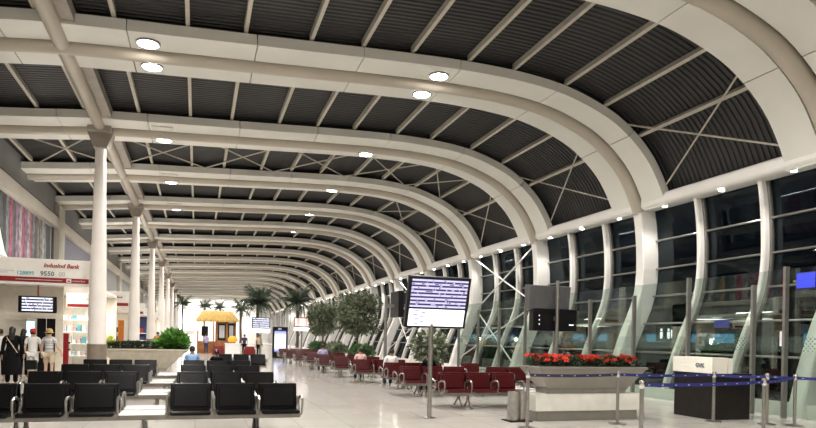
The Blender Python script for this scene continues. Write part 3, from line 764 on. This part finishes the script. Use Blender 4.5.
# flower planter
t = thing('flower_planter', 'grey trough planter full of red flowers on a white stone block', 'planter', (7.79, 11.92, 0))
MB().rbox(-1.22, 1.18, -.26, .26, 0, .20, .01).build('plinth', 'planterg', t)
MB().rbox(-1.28, 1.26, -.32, .32, .20, .55, .012).build('block', 'stonew', t)
MB().rbox(-1.0, .92, -.22, .22, .55, .64, .01).build('neck', 'steel', t)
b = bowl(MB(), .94, .20, .62, 1.27, .43, 1.06); b.rbox(-1.29, 1.29, -.46, .46, 1.06, 1.11, .012); b.build('trough', 'planterg', t)
MB().box(-1.22, 1.22, -.40, .40, 1.11, 1.12).build('soil', 'soil', t)
f = place('foliage', leaf_cloud('foliage', 'leafd', [(-1.08+.216*k, 0, 1.17, .18, .36, .12) for k in range(11)], 2400, .09, 9, -.5), t); f['kind'] = 'stuff'
fl = MB()
for k in range(7):
    a = 6.28*k/7; fl.add([(0, 0, 0), (math.cos(a-.4)*.05, math.sin(a-.4)*.05, .03), (math.cos(a)*.08, math.sin(a)*.08, .018), (math.cos(a+.4)*.05, math.sin(a+.4)*.05, .03)], [(0, 1, 2), (0, 2, 3)])
    fl.add([(0, 0, .02), (math.cos(a)*.03, math.sin(a)*.03, .05), (math.cos(a+.6)*.05, math.sin(a+.6)*.05, .045)], [(0, 1, 2)])
flm = fl.mesh('flower_head', 'flower')
for k in range(105):
    o = place('flower_head', flm, t, (rg.uniform(-1.2, 1.2), rg.uniform(-.40, .38), rg.uniform(1.20, 1.31)))
    o.rotation_euler = (rg.uniform(-.8, .5), rg.uniform(-.5, .5), rg.uniform(0, 6)); o.scale = (rg.uniform(.8, 1.25),)*3

# litter bin beside it
t = thing('litter_bin', 'twin brushed steel litter bin at the end of the flower planter', 'bin', (6.16, 11.75, 0))
for k, (dx, dy) in enumerate(((-.10, -.05), (.12, .05))):
    b = MB(); b.lathe([(.11, .02), (.12, .03), (.12, .56), (.125, .57), (.125, .60), (.09, .60), (.085, .58), (.02, .58)], 20, (dx, dy)); b.build('can', 'steel', t)
MB().rbox(-.24, .26, -.2, .2, 0, .02, .005).build('base_plate', 'blackp', t)

# ------------------------------------------------------------------ glass partition before the facade
GX = 12.67
post_y = [(7.6, 3.06), (9.9, 3.06), (11.28, 3.41), (12.17, 3.06), (14.32, 3.41), (16.62, 3.06), (18.93, 3.06), (21.2, 3.06), (23.47, 3.06), (25.84, 3.06), (28.1, 3.06), (30.44, 3.06)]
pmesh = {}
gp = thing('glass_partition', 'frameless glass partition with a dotted band and grey steel posts', 'partition', (GX, 0, 0))
for (y, h) in post_y:
    if h not in pmesh: pmesh[h] = MB().rbox(-.06, .06, -.035, .035, 0, h, .006).mesh('post', 'post')
    place('post', pmesh[h], gp, (-.06, y, 0))
for (a, _), (b, _) in zip(post_y, post_y[1:]):
    MB().box(.012, .027, a+.01, b-.01, .03, 3.37).build('pane', 'screen_glass', gp)
tag(MB().rbox(-.01, .01, -.095, .095, -.17, .17, .004).build('paper_notice', 'paper', None, (GX-.02, 11.36, 1.79)), 'white paper notice taped to the glass partition', 'notice')
t = thing('gate_screen', 'small blue gate screen fixed beside a tall partition post', 'screen', (GX-.17, 10.66, 3.05))
MB().rbox(-.035, .035, -.24, .24, -.18, .18, .01).build('housing', 'blackp', t); MB().box(-.04, -.036, -.225, .225, -.165, .165).build('display', 'bluescr', t)
MB().box(-.03, .17, .22, .32, -.02, .02).build('bracket', 'steel', t)
t = thing('toilet_sign', 'small dark sign with white icons on the facade glass', 'sign', (13.72, 16.55, 1.93))
MB().rbox(-.02, .02, -.42, .42, -.22, .22, .006).build('board', 'blackp', t)
for dy in (-.16, .16):
    MB().box(-.026, -.021, dy-.06, dy+.06, -.15, .06).box(-.026, -.021, dy-.04, dy+.04, .08, .16).build('icon', 'panewhite', t)
MB().box(-.026, -.021, -.32, -.27, -.12, .12).build('icon', 'panewhite', t)
tag(MB().rbox(-.02, .02, -.26, .26, -.12, .12, .01).build('blue_board', 'bluesign', None, (13.86, 14.45, 2.22)), 'small blue board hanging behind the glass partition', 'sign')

# ------------------------------------------------------------------ check-in desk
t = thing('gate_desk', 'dark gate desk with a cream raised counter box', 'desk', (11.04, 11.78, 0))
MB().rbox(-.52, .52, -.58, .58, 0, .96, .012).build('body', 'desk', t)
MB().rbox(-.54, .54, -.60, .60, .96, 1.0, .01).build('worktop', 'desk', t)
up_ = MB().prism([(-.55, 1.0), (-.15, 1.0), (-.12, 1.34), (-.55, 1.34)], -.60, .60).build('raised_counter', 'deskw', t)
lt = text(t, 'GVK', .13, 'greytxt', (-.557, -.12, 1.12), 'lettering', .004, 0, (90, 0, -90))
up2 = MB().prism([(-.12, 1.0), (.0, 1.0), (.0, 1.33), (-.12, 1.33)], -.60, -.56).build('end_panel', 'deskw', t)

# ------------------------------------------------------------------ stanchions and belts
sb = {'base': MB().lathe([(.17, 0), (.17, .015), (.10, .03), (.03, .045)], 24).mesh('base', 'steel'),
      'pole': MB().lathe([(.032, .03), (.032, .99)], 16).mesh('pole', 'steel'), 'head': MB().lathe([(.036, .93), (.042, .94), (.042, 1.03), (.036, 1.05), (.02, 1.055)], 16).mesh('head', 'chrome')}
ST_ = {'P1': (5.86, 10.76), 'P2': (8.0, 11.0), 'P3': (6.42, 8.24), 'P4': (10.38, 11.0), 'P5': (9.42, 8.83), 'P6': (11.58, 10.1), 'P7': (11.2, 10.42)}
slab_ = {'P1': 'steel belt post in front of the litter bin', 'P2': 'steel belt post in front of the flower planter', 'P3': 'steel belt post carrying the lower blue belt towards the planter', 'P4': 'steel belt post at the corner of the gate desk',
         'P5': 'steel belt post where the lower blue belt turns', 'P6': 'steel belt post right of the gate desk on a dark round base', 'P7': 'steel belt post in the middle of the upper blue belt'}
for k_, (x, y) in ST_.items():
    t = thing('belt_post', slab_[k_], 'belt post', (x, y, 0), group='belt posts')
    for nm in ('base', 'pole', 'head'): place(nm, sb[nm], t)
def belt(a, b, m, label, sag=.02, z=.985):
    (x0, y0), (x1, y1) = a, b; bb = MB(); n = 10; L = math.hypot(x1-x0, y1-y0); nx, ny = -(y1-y0)/L*.003, (x1-x0)/L*.003
    e0 = .042/L; P = []
    for i in range(n+1):
        t = e0+(1-2*e0)*i/n; P.append((x0+(x1-x0)*t, y0+(y1-y0)*t, z-sag*4*t*(1-t)))
    vs = []
    for (x, y, z_) in P: vs += [(x-nx, y-ny, z_-.028), (x+nx, y+ny, z_-.028), (x+nx, y+ny, z_+.028), (x-nx, y-ny, z_+.028)]
    fs = []
    for i in range(n):
        for j in range(4): fs.append((4*i+j, 4*i+(j+1) % 4, 4*i+4+(j+1) % 4, 4*i+4+j))
    fs += [(0, 1, 2, 3), (4*n+3, 4*n+2, 4*n+1, 4*n)]
    o = bb.add(vs, fs).build('barrier_belt', m); tag(o, label, 'belt', 'barrier belts')
    # small pale print repeated along the belt
    pr = MB()
    for i in range(int(L/.28)):
        t = (i+.5)/int(L/.28); c = Vector((x0+(x1-x0)*t, y0+(y1-y0)*t, z-sag*4*t*(1-t))); u = Vector((x1-x0, y1-y0, 0)).normalized()*.022; w = Vector((0, 0, .007))
        s_ = -1 if ny > 0 else 1; q = Vector((nx, ny, 0))*1.25*s_
        pr.add([c-u-w+q, c+u-w+q, c+u+w+q, c-u+w+q], [(0, 1, 2, 3)])
    pr.build('print', 'palegrey', o)
belt(ST_['P1'], ST_['P2'], 'beltp', 'dark purple belt stretched across the flower planter')
belt(ST_['P2'], ST_['P4'], 'belt', 'blue belt stretched from the planter to the gate desk')
belt(ST_['P4'], ST_['P7'], 'belt', 'blue belt stretched along the front of the gate desk')
belt(ST_['P7'], (12.5, 9.72), 'belt', 'blue belt running on past the desk towards the fin')
belt(ST_['P3'], ST_['P5'], 'belt', 'lower blue belt stretched before the gate desk')
belt(ST_['P5'], ST_['P6'], 'belt', 'blue belt rising to the post on the dark base')
belt(ST_['P6'], (12.5, 9.45), 'belt', 'short blue belt beyond the post on the dark base')

# ------------------------------------------------------------------ display monitors
def screen_mat(name, bg, seed, rows=11, strength=1.0):
    """departure board: bars of pale lilac text rows on a dark ground"""
    m = bpy.data.materials.new(name); m.use_nodes = True; n = m.node_tree; b = n.nodes['Principled BSDF']
    b.inputs['Base Color'].default_value = (.01, .01, .015, 1); b.inputs['Roughness'].default_value = .25
    tc = n.nodes.new('ShaderNodeTexCoord'); sp = n.nodes.new('ShaderNodeSeparateXYZ'); n.links.new(tc.outputs['Generated'], sp.inputs[0])
    def K(op, a, c=None):
        k = n.nodes.new('ShaderNodeMath'); k.operation = op
        for i, v in enumerate((a, c)):
            if v is None: continue
            if isinstance(v, (int, float)): k.inputs[i].default_value = v
            else: n.links.new(v, k.inputs[i])
        return k.outputs[0]
    zr = K('MULTIPLY', sp.outputs['Z'], rows); row = K('FLOOR', zr); fr = K('FRACT', zr)
    lit = K('LESS_THAN', K('MODULO', row, 2.0), .5)
    ink = K('MULTIPLY', K('GREATER_THAN', fr, .25), K('LESS_THAN', fr, .75))
    wn = n.nodes.new('ShaderNodeTexNoise'); wn.inputs['Scale'].default_value = 1.0; wn.inputs['Detail'].default_value = 2
    cv = n.nodes.new('ShaderNodeCombineXYZ'); n.links.new(K('MULTIPLY', sp.outputs['X'], 13.0), cv.inputs[0]); n.links.new(K('MULTIPLY', row, 7.3), cv.inputs[1]); cv.inputs[2].default_value = seed
    n.links.new(cv.outputs[0], wn.inputs['Vector'])
    word = K('MULTIPLY', K('GREATER_THAN', wn.outputs['Fac'], .60), ink)
    r = n.nodes.new('ShaderNodeMix'); r.data_type = 'RGBA'
    r.inputs[6].default_value = (.02, .02, .06, 1); r.inputs[7].default_value = tuple(bg)+(1,)
    diff = K('ABSOLUTE', K('SUBTRACT', lit, word)); n.links.new(diff, r.inputs[0])
    n.links.new(r.outputs[2], b.inputs['Emission Color']); b.inputs['Emission Strength'].default_value = strength
    return m
M['board'] = screen_mat('departure_board', (.60, .55, .88), 1.0, 15, .62)
M['board2'] = screen_mat('white_board_screen', (.85, .87, 1.0), 5.0, 9, .6)
M['adwhite'] = mat('white_ad_screen', (.8, .8, .8), .3, emit=(.95, .95, 1), estr=.55)
M['adblue'] = mat('ad_print', (.3, .3, .5), .4, emit=(.35, .35, .62), estr=.28)
M['backgrey'] = mat('monitor_back_silver', (.12, .12, .125), .35, .5, vary=.08)

def tilt_group(t, parts, tilt, pivot):
    pass
# main board: double screen tilted down towards the seats
t = thing('departure_monitor', 'lit departure board over a white advert on a steel pole', 'monitor', (4.55, 12.47, 0), R(0))
MB().lathe([(.047, 0), (.047, 2.2)], 18).build('pole', 'steel', t)
MB().lathe([(.13, 0), (.13, .012), (.06, .03)], 22).build('foot', 'steel', t)
def tilted(b, tilt, pz, py): # lean about X: top towards -Y
    a = R(tilt); b.v = [(x, py+(y*math.cos(a)-z*math.sin(a)), pz+(y*math.sin(a)+z*math.cos(a))) for x, y, z in b.v]; return b
TZ = 2.36; TL = 17
cab = tilted(MB().rbox(-.58, .74, -.05, .07, -.53, .53, .015), TL, TZ, -.12).build('cabinet', 'blackp', t)
tilted(MB().box(-.52, .68, -.056, -.052, -.095, .475), TL, TZ, -.12).build('upper_screen', 'board', cab)
tilted(MB().box(-.52, .68, -.056, -.052, -.485, -.135), TL, TZ, -.12).build('lower_screen', 'adwhite', cab)
pr = MB()
for k in range(7):
    a = random.Random(k); x = -.44+.15*(k % 2)+a.uniform(0, .05); z = -.45+.045*k
    tilted(MB().box(x, x+.09, -.060, -.057, z, z+.035), TL, TZ, -.12).build('advert_print', 'adblue', cab)
tilted(MB().rbox(-.35, .35, .07, .14, -.30, .35, .01), TL, TZ, -.12).build('rear_cover', 'backgrey', t)
# second monitor, seen from behind
t = thing('rear_monitor', 'monitor seen from its silver back above the flower planter', 'monitor', (7.94, 13.25, 0))
MB().lathe([(.042, 0), (.042, 3.02), (.03, 3.03)], 16).build('pole', 'steel', t)
MB().lathe([(.13, 0), (.13, .012), (.06, .03)], 22).build('foot', 'steel', t)
b = MB().prism([(.08, 2.90), (.36, 2.94), (.36, 2.34), (.16, 2.36)], -.66, .40, 'X'); 
b.build('silver_back', 'backgrey', t)
b = MB().rbox(-.56, .60, .10, .32, 1.86, 2.38, .02); bb_ = b.build('black_box', 'blackp', t)
pr = MB()
for k in range(3): pr.box(-.42, -.40, .094, .099, 2.0+.1*k, 2.03+.1*k)
pr.box(.38, .50, .094, .099, 2.0, 2.025); pr.build('port_marks', 'panewhite', bb_)
MB().box(-.04, .04, .03, .12, 2.1, 2.2).build('bracket', 'steel', t)
# post with an edge-on monitor among the red benches
t = thing('slim_monitor', 'black monitor turned edge-on on a grey pole among red benches', 'monitor', (6.22, 21.65, 0))
MB().lathe([(.055, 0), (.055, 3.1)], 14).build('pole', 'post', t)
MB().lathe([(.13, 0), (.13, .012), (.07, .03)], 18).build('foot', 'steel', t)
MB().rbox(.30, .50, -.5, .5, 2.35, 3.25, .02).build('cabinet', 'blackp', t); MB().box(.05, .30, -.04, .04, 2.7, 2.8).build('bracket', 'steel', t)

def small_tv(label, x, y, zc, w, h, low, m):
    t = thing('pole_screen', label, 'screen', (x, y, 0))
    MB().lathe([(.05, 0), (.05, zc)], 12).build('pole', 'steel', t)
    MB().lathe([(.16, 0), (.16, .012), (.06, .03)], 18).build('foot', 'steel', t)
    c = MB().rbox(-w, w, -.12, -.02, zc-h, zc+h, .015).build('cabinet', 'blackp', t)
    MB().box(-w+.05, w-.05, -.125, -.121, zc-h+.06, zc+h-.05).build('display', m, c)
    MB().rbox(-w, w, -.11, -.03, zc-h-low, zc-h-.01, .01).build('lower_panel', 'adwhite', t)
M['tvpink'] = stripes_mat('tv_picture', [(.02, .01, .01), (.75, .45, .40), (.95, .85, .85), (.95, .9, .9)], 'X', 1.5, .4)
small_tv('white screen with a lower panel standing under the tall palm', 4.22, 46, 2.50, .62, .38, .30, 'board2')
small_tv('pole screen with a pink picture beyond the info totem', 7.08, 46.2, 2.62, .56, .34, .26, 'tvpink')
t = thing('info_totem', 'black upright info totem with a glowing blue-white screen', 'totem', (5.85, 48.5, 0))
MB().rbox(-.55, .55, -.12, .12, .0, 2.3, .02).build('housing', 'blackp', t)
def totem_mat():
    m = mat('totem_screen', (.05, .05, .1), .3); n = m.node_tree; b = n.nodes['Principled BSDF']
    tc = n.nodes.new('ShaderNodeTexCoord'); sp = n.nodes.new('ShaderNodeSeparateXYZ'); n.links.new(tc.outputs['Generated'], sp.inputs[0])
    r = n.nodes.new('ShaderNodeValToRGB'); r.color_ramp.elements[0].color = (.08, .06, .9, 1); r.color_ramp.elements[1].color = (.15, .2, .8, 1)
    e = r.color_ramp.elements.new(.2); e.color = (.9, .95, 1, 1); e = r.color_ramp.elements.new(.75); e.color = (.95, .97, 1, 1)
    n.links.new(sp.outputs['Z'], r.inputs[0]); n.links.new(r.outputs[0], b.inputs['Emission Color']); b.inputs['Emission Strength'].default_value = .6; return m
M['totem'] = totem_mat()
MB().box(-.42, .42, -.126, -.121, .45, 2.0).build('display', 'totem', t)
text(t, 'info', .16, 'panewhite', (-.16, -.128, 2.1))

# ------------------------------------------------------------------ shops along the left wall
def shop_header(label, y, x0, x1, z0, z1, big):
    t = thing('shop_sign', label, 'sign', ((x0+x1)/2, y, (z0+z1)/2)); w = (x1-x0)/2; h = (z1-z0)/2
    MB().rbox(-w, w, 0, .35, -h, h, .01).build('board', 'signw', t)
    MB().box(-w, w-.12 if big else w-.10, -.006, -.001, -h+.10*h*2, -h+.29*h*2).build('red_band', 'signr', t)
    return t, w, h
t, w, h = shop_header('big white bank sign with a red band beside the first column', 26.5, -7.12, -3.72, 3.29, 4.24, True)
text(t, 'IndusInd Bank', .205, 'signr', (w-1.62, -.004, h-.30), bold=.006, shear=.25)
text(t, '128899', .19, 'teal', (w-2.48, -.004, h-.60), bold=.004); text(t, '9550', .23, 'greytxt', (w-1.72, -.004, h-.61), bold=.006); text(t, '00', .22, 'palegrey', (w-1.12, -.004, h-.60), bold=.004)
MB().box(-w+.1, w-2.55, -.005, -.001, -.01, .012).build('small_print', 'palegrey', t); MB().box(-w+.1, w-2.75, -.005, -.001, -.075, -.055).build('small_print', 'palegrey', t)
MB().box(w-.86, w-.70, -.010, -.006, -h+.12, -h+.25).build('logo', 'signw', t); MB().box(w-.82, w-.74, -.013, -.010, -h+.15, -h+.20).build('logo', 'signr', t)
text(t, 'IndusInd Bank', .075, 'signw', (w-.66, -.008, -h+.16))
MB().box(-w+.9, w-1.0, -.010, -.006, -h+.17, -h+.195).build('small_print', 'palegrey', t)
t, w, h = shop_header('pale bank sign with a red band between the first and second column', 42.0, -7.12, -3.82, 3.12, 4.08, False)
text(t, 'IndusInd Bank', .17, 'signr', (w-1.4, -.004, h-.40), bold=.004, shear=.25); text(t, 'IndusInd Bank', .17, 'palegrey', (-w+1.2, -.004, h-.42), bold=.004, shear=.25)
for y, lab in ((53, 'far shop sign with a dark red band past the second column'), (63, 'far shop sign with a red band past the third column'), (73, 'farthest shop sign with a red band deep in the hall')):
    shop_header(lab, y, -7.12, -3.8, 3.0, 3.9, False)
def shop_unit(label, y0, y1, x1, z1, m, back='shopw'):
    """open-fronted shop box: roof slab, side fascia towards the hall, back wall"""
    t = thing('shop_unit', label, 'shop', (-7.1, y0, 0))
    W_ = x1+7.1; L = y1-y0
    MB().box(0, W_, .0, L, z1, z1+.12).build('roof_slab', m, t)
    MB().box(0, W_, L-.12, L, 0, z1).build('back_wall', back, t)
    return t, W_, L
# cash machine lobby under the big sign
t, W_, L = shop_unit('cream cash machine lobby under the big bank sign', 26.9, 34.6, -3.75, 3.30, 'signw')
MB().box(0, 1.0, .9, 1.05, 0, 3.3).build('front_panel', 'shopw', t); MB().box(1.95, 2.2, .9, 1.05, 0, 3.3).build('front_panel', 'shopw', t)
MB().box(1.0, 1.95, .9, 1.05, 2.1, 3.3).build('front_panel', 'shopw', t)
d = MB().rbox(1.32, 1.62, .93, .99, 0, 2.1, .01).build('door', 'blackp', t); MB().box(1.35, 1.37, .915, .93, .95, 1.25).build('handle', 'chrome', d)
d = MB().rbox(1.64, 1.94, .93, .99, 0, 2.1, .01).build('door', 'blackp', t); MB().box(1.67, 1.69, .915, .93, .95, 1.25).build('handle', 'chrome', d)
a_ = MB().rbox(.98, 1.28, .78, 1.0, 0, 2.05, .02).build('cash_machine', 'shopw', t); MB().box(1.0, 1.26, .772, .779, 1.15, 1.98).build('display', 'cyan', a_)
MB().box(2.2, 3.3, 3.0, 3.02, .1, 3.0).build('shop_window', 'shop_glass', t)
for k in range(4):
    z = .5+.55*k; s_ = MB().box(.4, 3.3, 6.2, 6.6, z, z+.04).build('shelf', 'laminate', t)
    for q in range(14): MB().rbox(.45+.2*q, .60+.2*q, 6.25, 6.5, z+.04, z+.22+.06*((q*k) % 3), .01).build('carton', ('laminate', 'palegrey', 'signw', 'c_pink', 'teal')[(q+k) % 5], s_)
MB().box(2.5, 3.1, 4.4, 4.5, 3.22, 3.29).build('light_panel', 'lightbox', t)
light('AREA', 'strip', t, (1.4, 2.8, 3.2), 45, size=(2.6, 2.4)); light('AREA', 'strip', t, (2.4, 5.6, 3.2), 45, size=(1.6, 1.6))
inn = MB().rbox(2.02, 3.3, 2.6, 2.75, 2.6, 3.2, .01).build('inner_sign', 'signw', t); MB().box(2.05, 3.28, 2.592, 2.599, 2.64, 2.76).build('red_band', 'signr', inn)
text(inn, 'IndusInd Bank', .12, 'palegrey', (2.3, 2.596, 2.92))
t2 = thing('fire_cabinet', 'narrow red fire cabinet standing in the shop opening', 'fire cabinet', (-5.12, 29.6, 0))
MB().rbox(-.14, .14, -.12, .12, .0, 1.55, .02).build('case', 'ext_red', t2); MB().rbox(.13, .19, -.08, .02, .85, .92, .01).build('handle', 'blackp', t2); MB().rbox(.13, .19, -.08, .02, 1.12, 1.2, .01).build('handle', 'blackp', t2)
# hanging screen
t = thing('hanging_screen', 'white flight screen hanging under the bank sign', 'screen', (-5.52, 26.62, 2.58))
c = MB().rbox(-.62, .62, -.06, .08, -.30, .30, .015).build('cabinet', 'blackp', t); MB().box(-.50, .50, -.065, -.061, -.24, .25).build('display', 'board2', c)
MB().tube([(0, .02, .29), (0, .02, .71)], .025, 8).build('drop_rod', 'signr', t)
# further shops
def plain_shop(label, y0, y1, back, seed):
    t, W_, L = shop_unit(label, y0, y1, -3.85, 3.02, 'signw', back); rg = random.Random(seed)
    for k in range(3):
        z = .4+.6*k; s_ = MB().box(.3, W_-.1, L-.6, L-.15, z, z+.04).build('shelf', 'laminate', t)
        x = .4
        while x < W_-.4:
            w_ = rg.uniform(.14, .30); MB().rbox(x, x+w_, L-.55, L-.25, z+.04, z+rg.uniform(.2, .48), .01).build('carton', rg.choice(['laminate', 'signw', 'c_pink', 'teal', 'c_orange', 'c_navy', 'signr']), s_); x += w_+.04
    light('AREA', 'strip', t, (W_/2, L/2, 2.95), 70, size=(2.0, 2.5))
    return t
plain_shop('white gift shop with stocked shelves behind the second sign', 42.4, 49.5, 'shopw', 1)
plain_shop('dark fronted shop with colourful stock past the second column', 53.4, 59.0, 'c_navy', 2)
plain_shop('pale shop with bright stock past the third column', 63.4, 70.0, 'shopw', 3)
plain_shop('deepest pale shop along the left wall', 73.4, 84.0, 'shopw', 4)
t = thing('roll_banner', 'orange and white roll-up banner among the far columns', 'banner', (-3.95, 41.2, 0))
MB().rbox(-.42, .42, -.02, .0, .05, 2.35, .004).build('panel', 'signw', t); MB().box(-.42, -.10, -.026, -.021, .05, 2.35).build('stripe', 'c_orange', t); MB().rbox(-.42, .42, -.08, .06, 0, .06, .01).build('base', 'steel', t)
# mural on the upper wall
t = thing('wall_mural', 'tall streaky pink and grey mural above the bank sign', 'mural', (-7.12, 28.2, 4.42))
MB().box(0, .05, -4, 8.9, 0, 2.48).build('backing', 'signw', t)
seq = 'ebaebcagdcgdcbafbdbea'
for k, ch in enumerate(seq):
    y0 = -1.6+k*.47; lo_ = .05+max(0, (.45-y0))*1.15; hi_ = 2.42
    if lo_ > 2.2 or y0 > 8.1: continue
    MB().prism([(y0, lo_), (y0+.46, max(.05, lo_-.5)), (y0+.46, hi_), (y0, hi_)], .05, .066+.006*(k % 3), 'X').build('print_strip', 'mural_'+ch, t)
MB().box(0, .09, 8.5, 8.9, 0, 2.48).build('dark_edge', 'blackp', t)
t = thing('wall_panel', 'pale lilac panel on the upper wall past the first pilaster', 'panel', (-7.12, 40.2, 4.42))
MB().box(0, .05, 0, 10.5, 0, 2.45).build('backing', 'lilac', t); MB().box(0, .09, 10.3, 10.5, 0, 2.45).build('dark_edge', 'blackp', t)
# added uplights, hidden on the shop roofs, to wash the ceiling with light
for k, y in enumerate((29.5, 45.5, 56, 66.5, 78)):
    t = thing('added_uplight', 'long unseen tubular light added on a shop roof to wash the ceiling', 'light', (-5.4, y, 3.46), group='added lights on the shop roofs')
    MB().rbox(-.12, .12, -1.6, 1.6, 0, .06, .01).build('tray', 'steel', t); MB().tube([(0, -1.5, .10), (0, 1.5, .10)], .03, 8).build('tube', 'tubeon', t)
    light('AREA', 'uplight', t, (0, 0, .16), ADDED_UPLIGHT_W, col=(1, .96, .90), size=(.3, 3.0), rot=(180, 0, 0))

# ------------------------------------------------------------------ kiosk and the far end
t = thing('thatched_kiosk', 'wooden kiosk with a straw thatched roof before the palms', 'kiosk', (1.68, 60, 0))
b = MB(); rg = random.Random(3)
b.add([(-1.75, -1.3, 2.95), (1.75, -1.3, 2.95), (1.75, 1.3, 2.95), (-1.75, 1.3, 2.95), (-1.25, -.25, 3.75), (1.25, -.25, 3.75), (1.25, .25, 3.75), (-1.25, .25, 3.75)],
      [(0, 3, 2, 1), (4, 5, 6, 7), (0, 1, 5, 4), (1, 2, 6, 5), (2, 3, 7, 6), (3, 0, 4, 7)])
for k in range(70):
    x = -1.78+3.56*k/69; b.tube([(x*.8, -.7, 3.42), (x, -1.42, 2.92), (x, -1.5, 2.74+rg.uniform(-.05, .05))], .035, 5)
b.build('thatch', 'thatch', t)
body = MB().rbox(-.1, 1.6, -1.0, 1.0, 0, 2.95, .02).build('body', 'wood', t)
for (x0, x1) in ((.08, .72), (.92, 1.46)):
    p_ = MB().rbox(x0, x1, -1.03, -1.0, 1.15, 2.6, .008).build('poster', 'blackp', body); MB().box(x0+.1, x1-.1, -1.035, -1.031, 1.35, 2.45).build('picture', 'palegrey', p_)
MB().box(.95, 1.45, -1.06, -1.02, 2.68, 2.86).build('name_board', 'signw', body)
for x in (-1.6, -.3): MB().tube([(x, -1.1, 0), (x, -1.1, 3.0)], .05, 8).build('post', 'wood', t)
MB().rbox(-1.6, -.15, -1.0, -.5, 0, 1.05, .02).build('counter', 'wood', t)
MB().rbox(-1.3, -.75, -.95, -.85, 1.5, 2.35, .02).build('hanging_monitor', 'blackp', t)
t = thing('round_lamp', 'glowing orange round table lamp on the low white counter', 'lamp', (2.55, 50.0, 1.05)); MB().lathe([(.05, 0), (.05, .05), (.32, .08), (.36, .25), (.25, .45), (.06, .5)], 18).build('shade', 'orange', t); MB().lathe([(.12, -.02), (.12, .0)], 14).build('base', 'blackp', t)
t = thing('low_counter', 'low white counter under the orange lamp', 'counter', (2.55, 50, 0)); MB().rbox(-.55, .55, -.4, .4, 0, .98, .02).build('cabinet', 'laminate', t); MB().rbox(-.6, .6, -.45, .45, .98, 1.03, .01).build('worktop', 'laminate', t)
def sofa(label, x, y):
    t = thing('armchair', label, 'armchair', (x, y, 0)); MB().rbox(-.36, .36, -.35, .35, .12, .45, .05).build('seat', 'sofa', t); MB().rbox(-.36, .36, -.38, -.2, .35, .80, .05).build('backrest', 'sofa', t)
    for s_ in (-1, 1): MB().rbox(s_*.36-.07, s_*.36+.07, -.38, .35, .12, .60, .04).build('arm', 'sofa', t)
    for q in ((-.3, -.3), (.3, -.3), (-.3, .3), (.3, .3)): MB().lathe([(.025, 0), (.03, .14)], 8, q).build('foot', 'steel', t)
sofa('red armchair left of the low white counter', 1.55, 50.4); sofa('red armchair right of the low white counter', 3.75, 49.8)
t = thing('end_lightbox', 'huge glowing white lightbox on the end wall', 'lightbox', (-1.8, YEND-.3, 4.1)); MB().rbox(-2.4, 2.4, 0, .28, -1.8, 1.8, .02).build('frame', 'signw', t); MB().box(-2.3, 2.3, -.01, -.002, -1.7, 1.7).build('face', 'lightbox', t)
for k in range(5):
    t = thing('wall_washer', 'bright floodlight washing the end wall', 'floodlight', (-4+4.2*k, 131.2, 8.4), group='end wall floodlights')
    MB().rbox(-.25, .25, -.12, .12, -.1, .1, .02).build('housing', 'steel', t); MB().box(-.2, .2, -.08, .08, -.115, -.10).build('lens', 'lamp', t)
    MB().tube([(0, 0, .1), (0, 0, .75)], .02, 6).build('stem', 'steel', t)
    light('SPOT', 'bulb', t, (0, 0, -.15), 650, size=.15, spot=150, rot=(30, 0, 0))

# ------------------------------------------------------------------ outside: a lit concourse across the apron
t = thing('far_concourse', 'low dark building with teal lit windows outside the glass', 'building', (60, 110, -.1))
MB().box(0, 6, -70, 60, 0, 7).build('shell', 'tarmac', t)
wm = MB().box(-.06, -.01, 0, 3.2, 2.0, 3.1).mesh('window', 'teallit')
for k in range(20): place('window', wm, t, (0, -68+6.2*k, 0)) if k % 4 != 2 else None
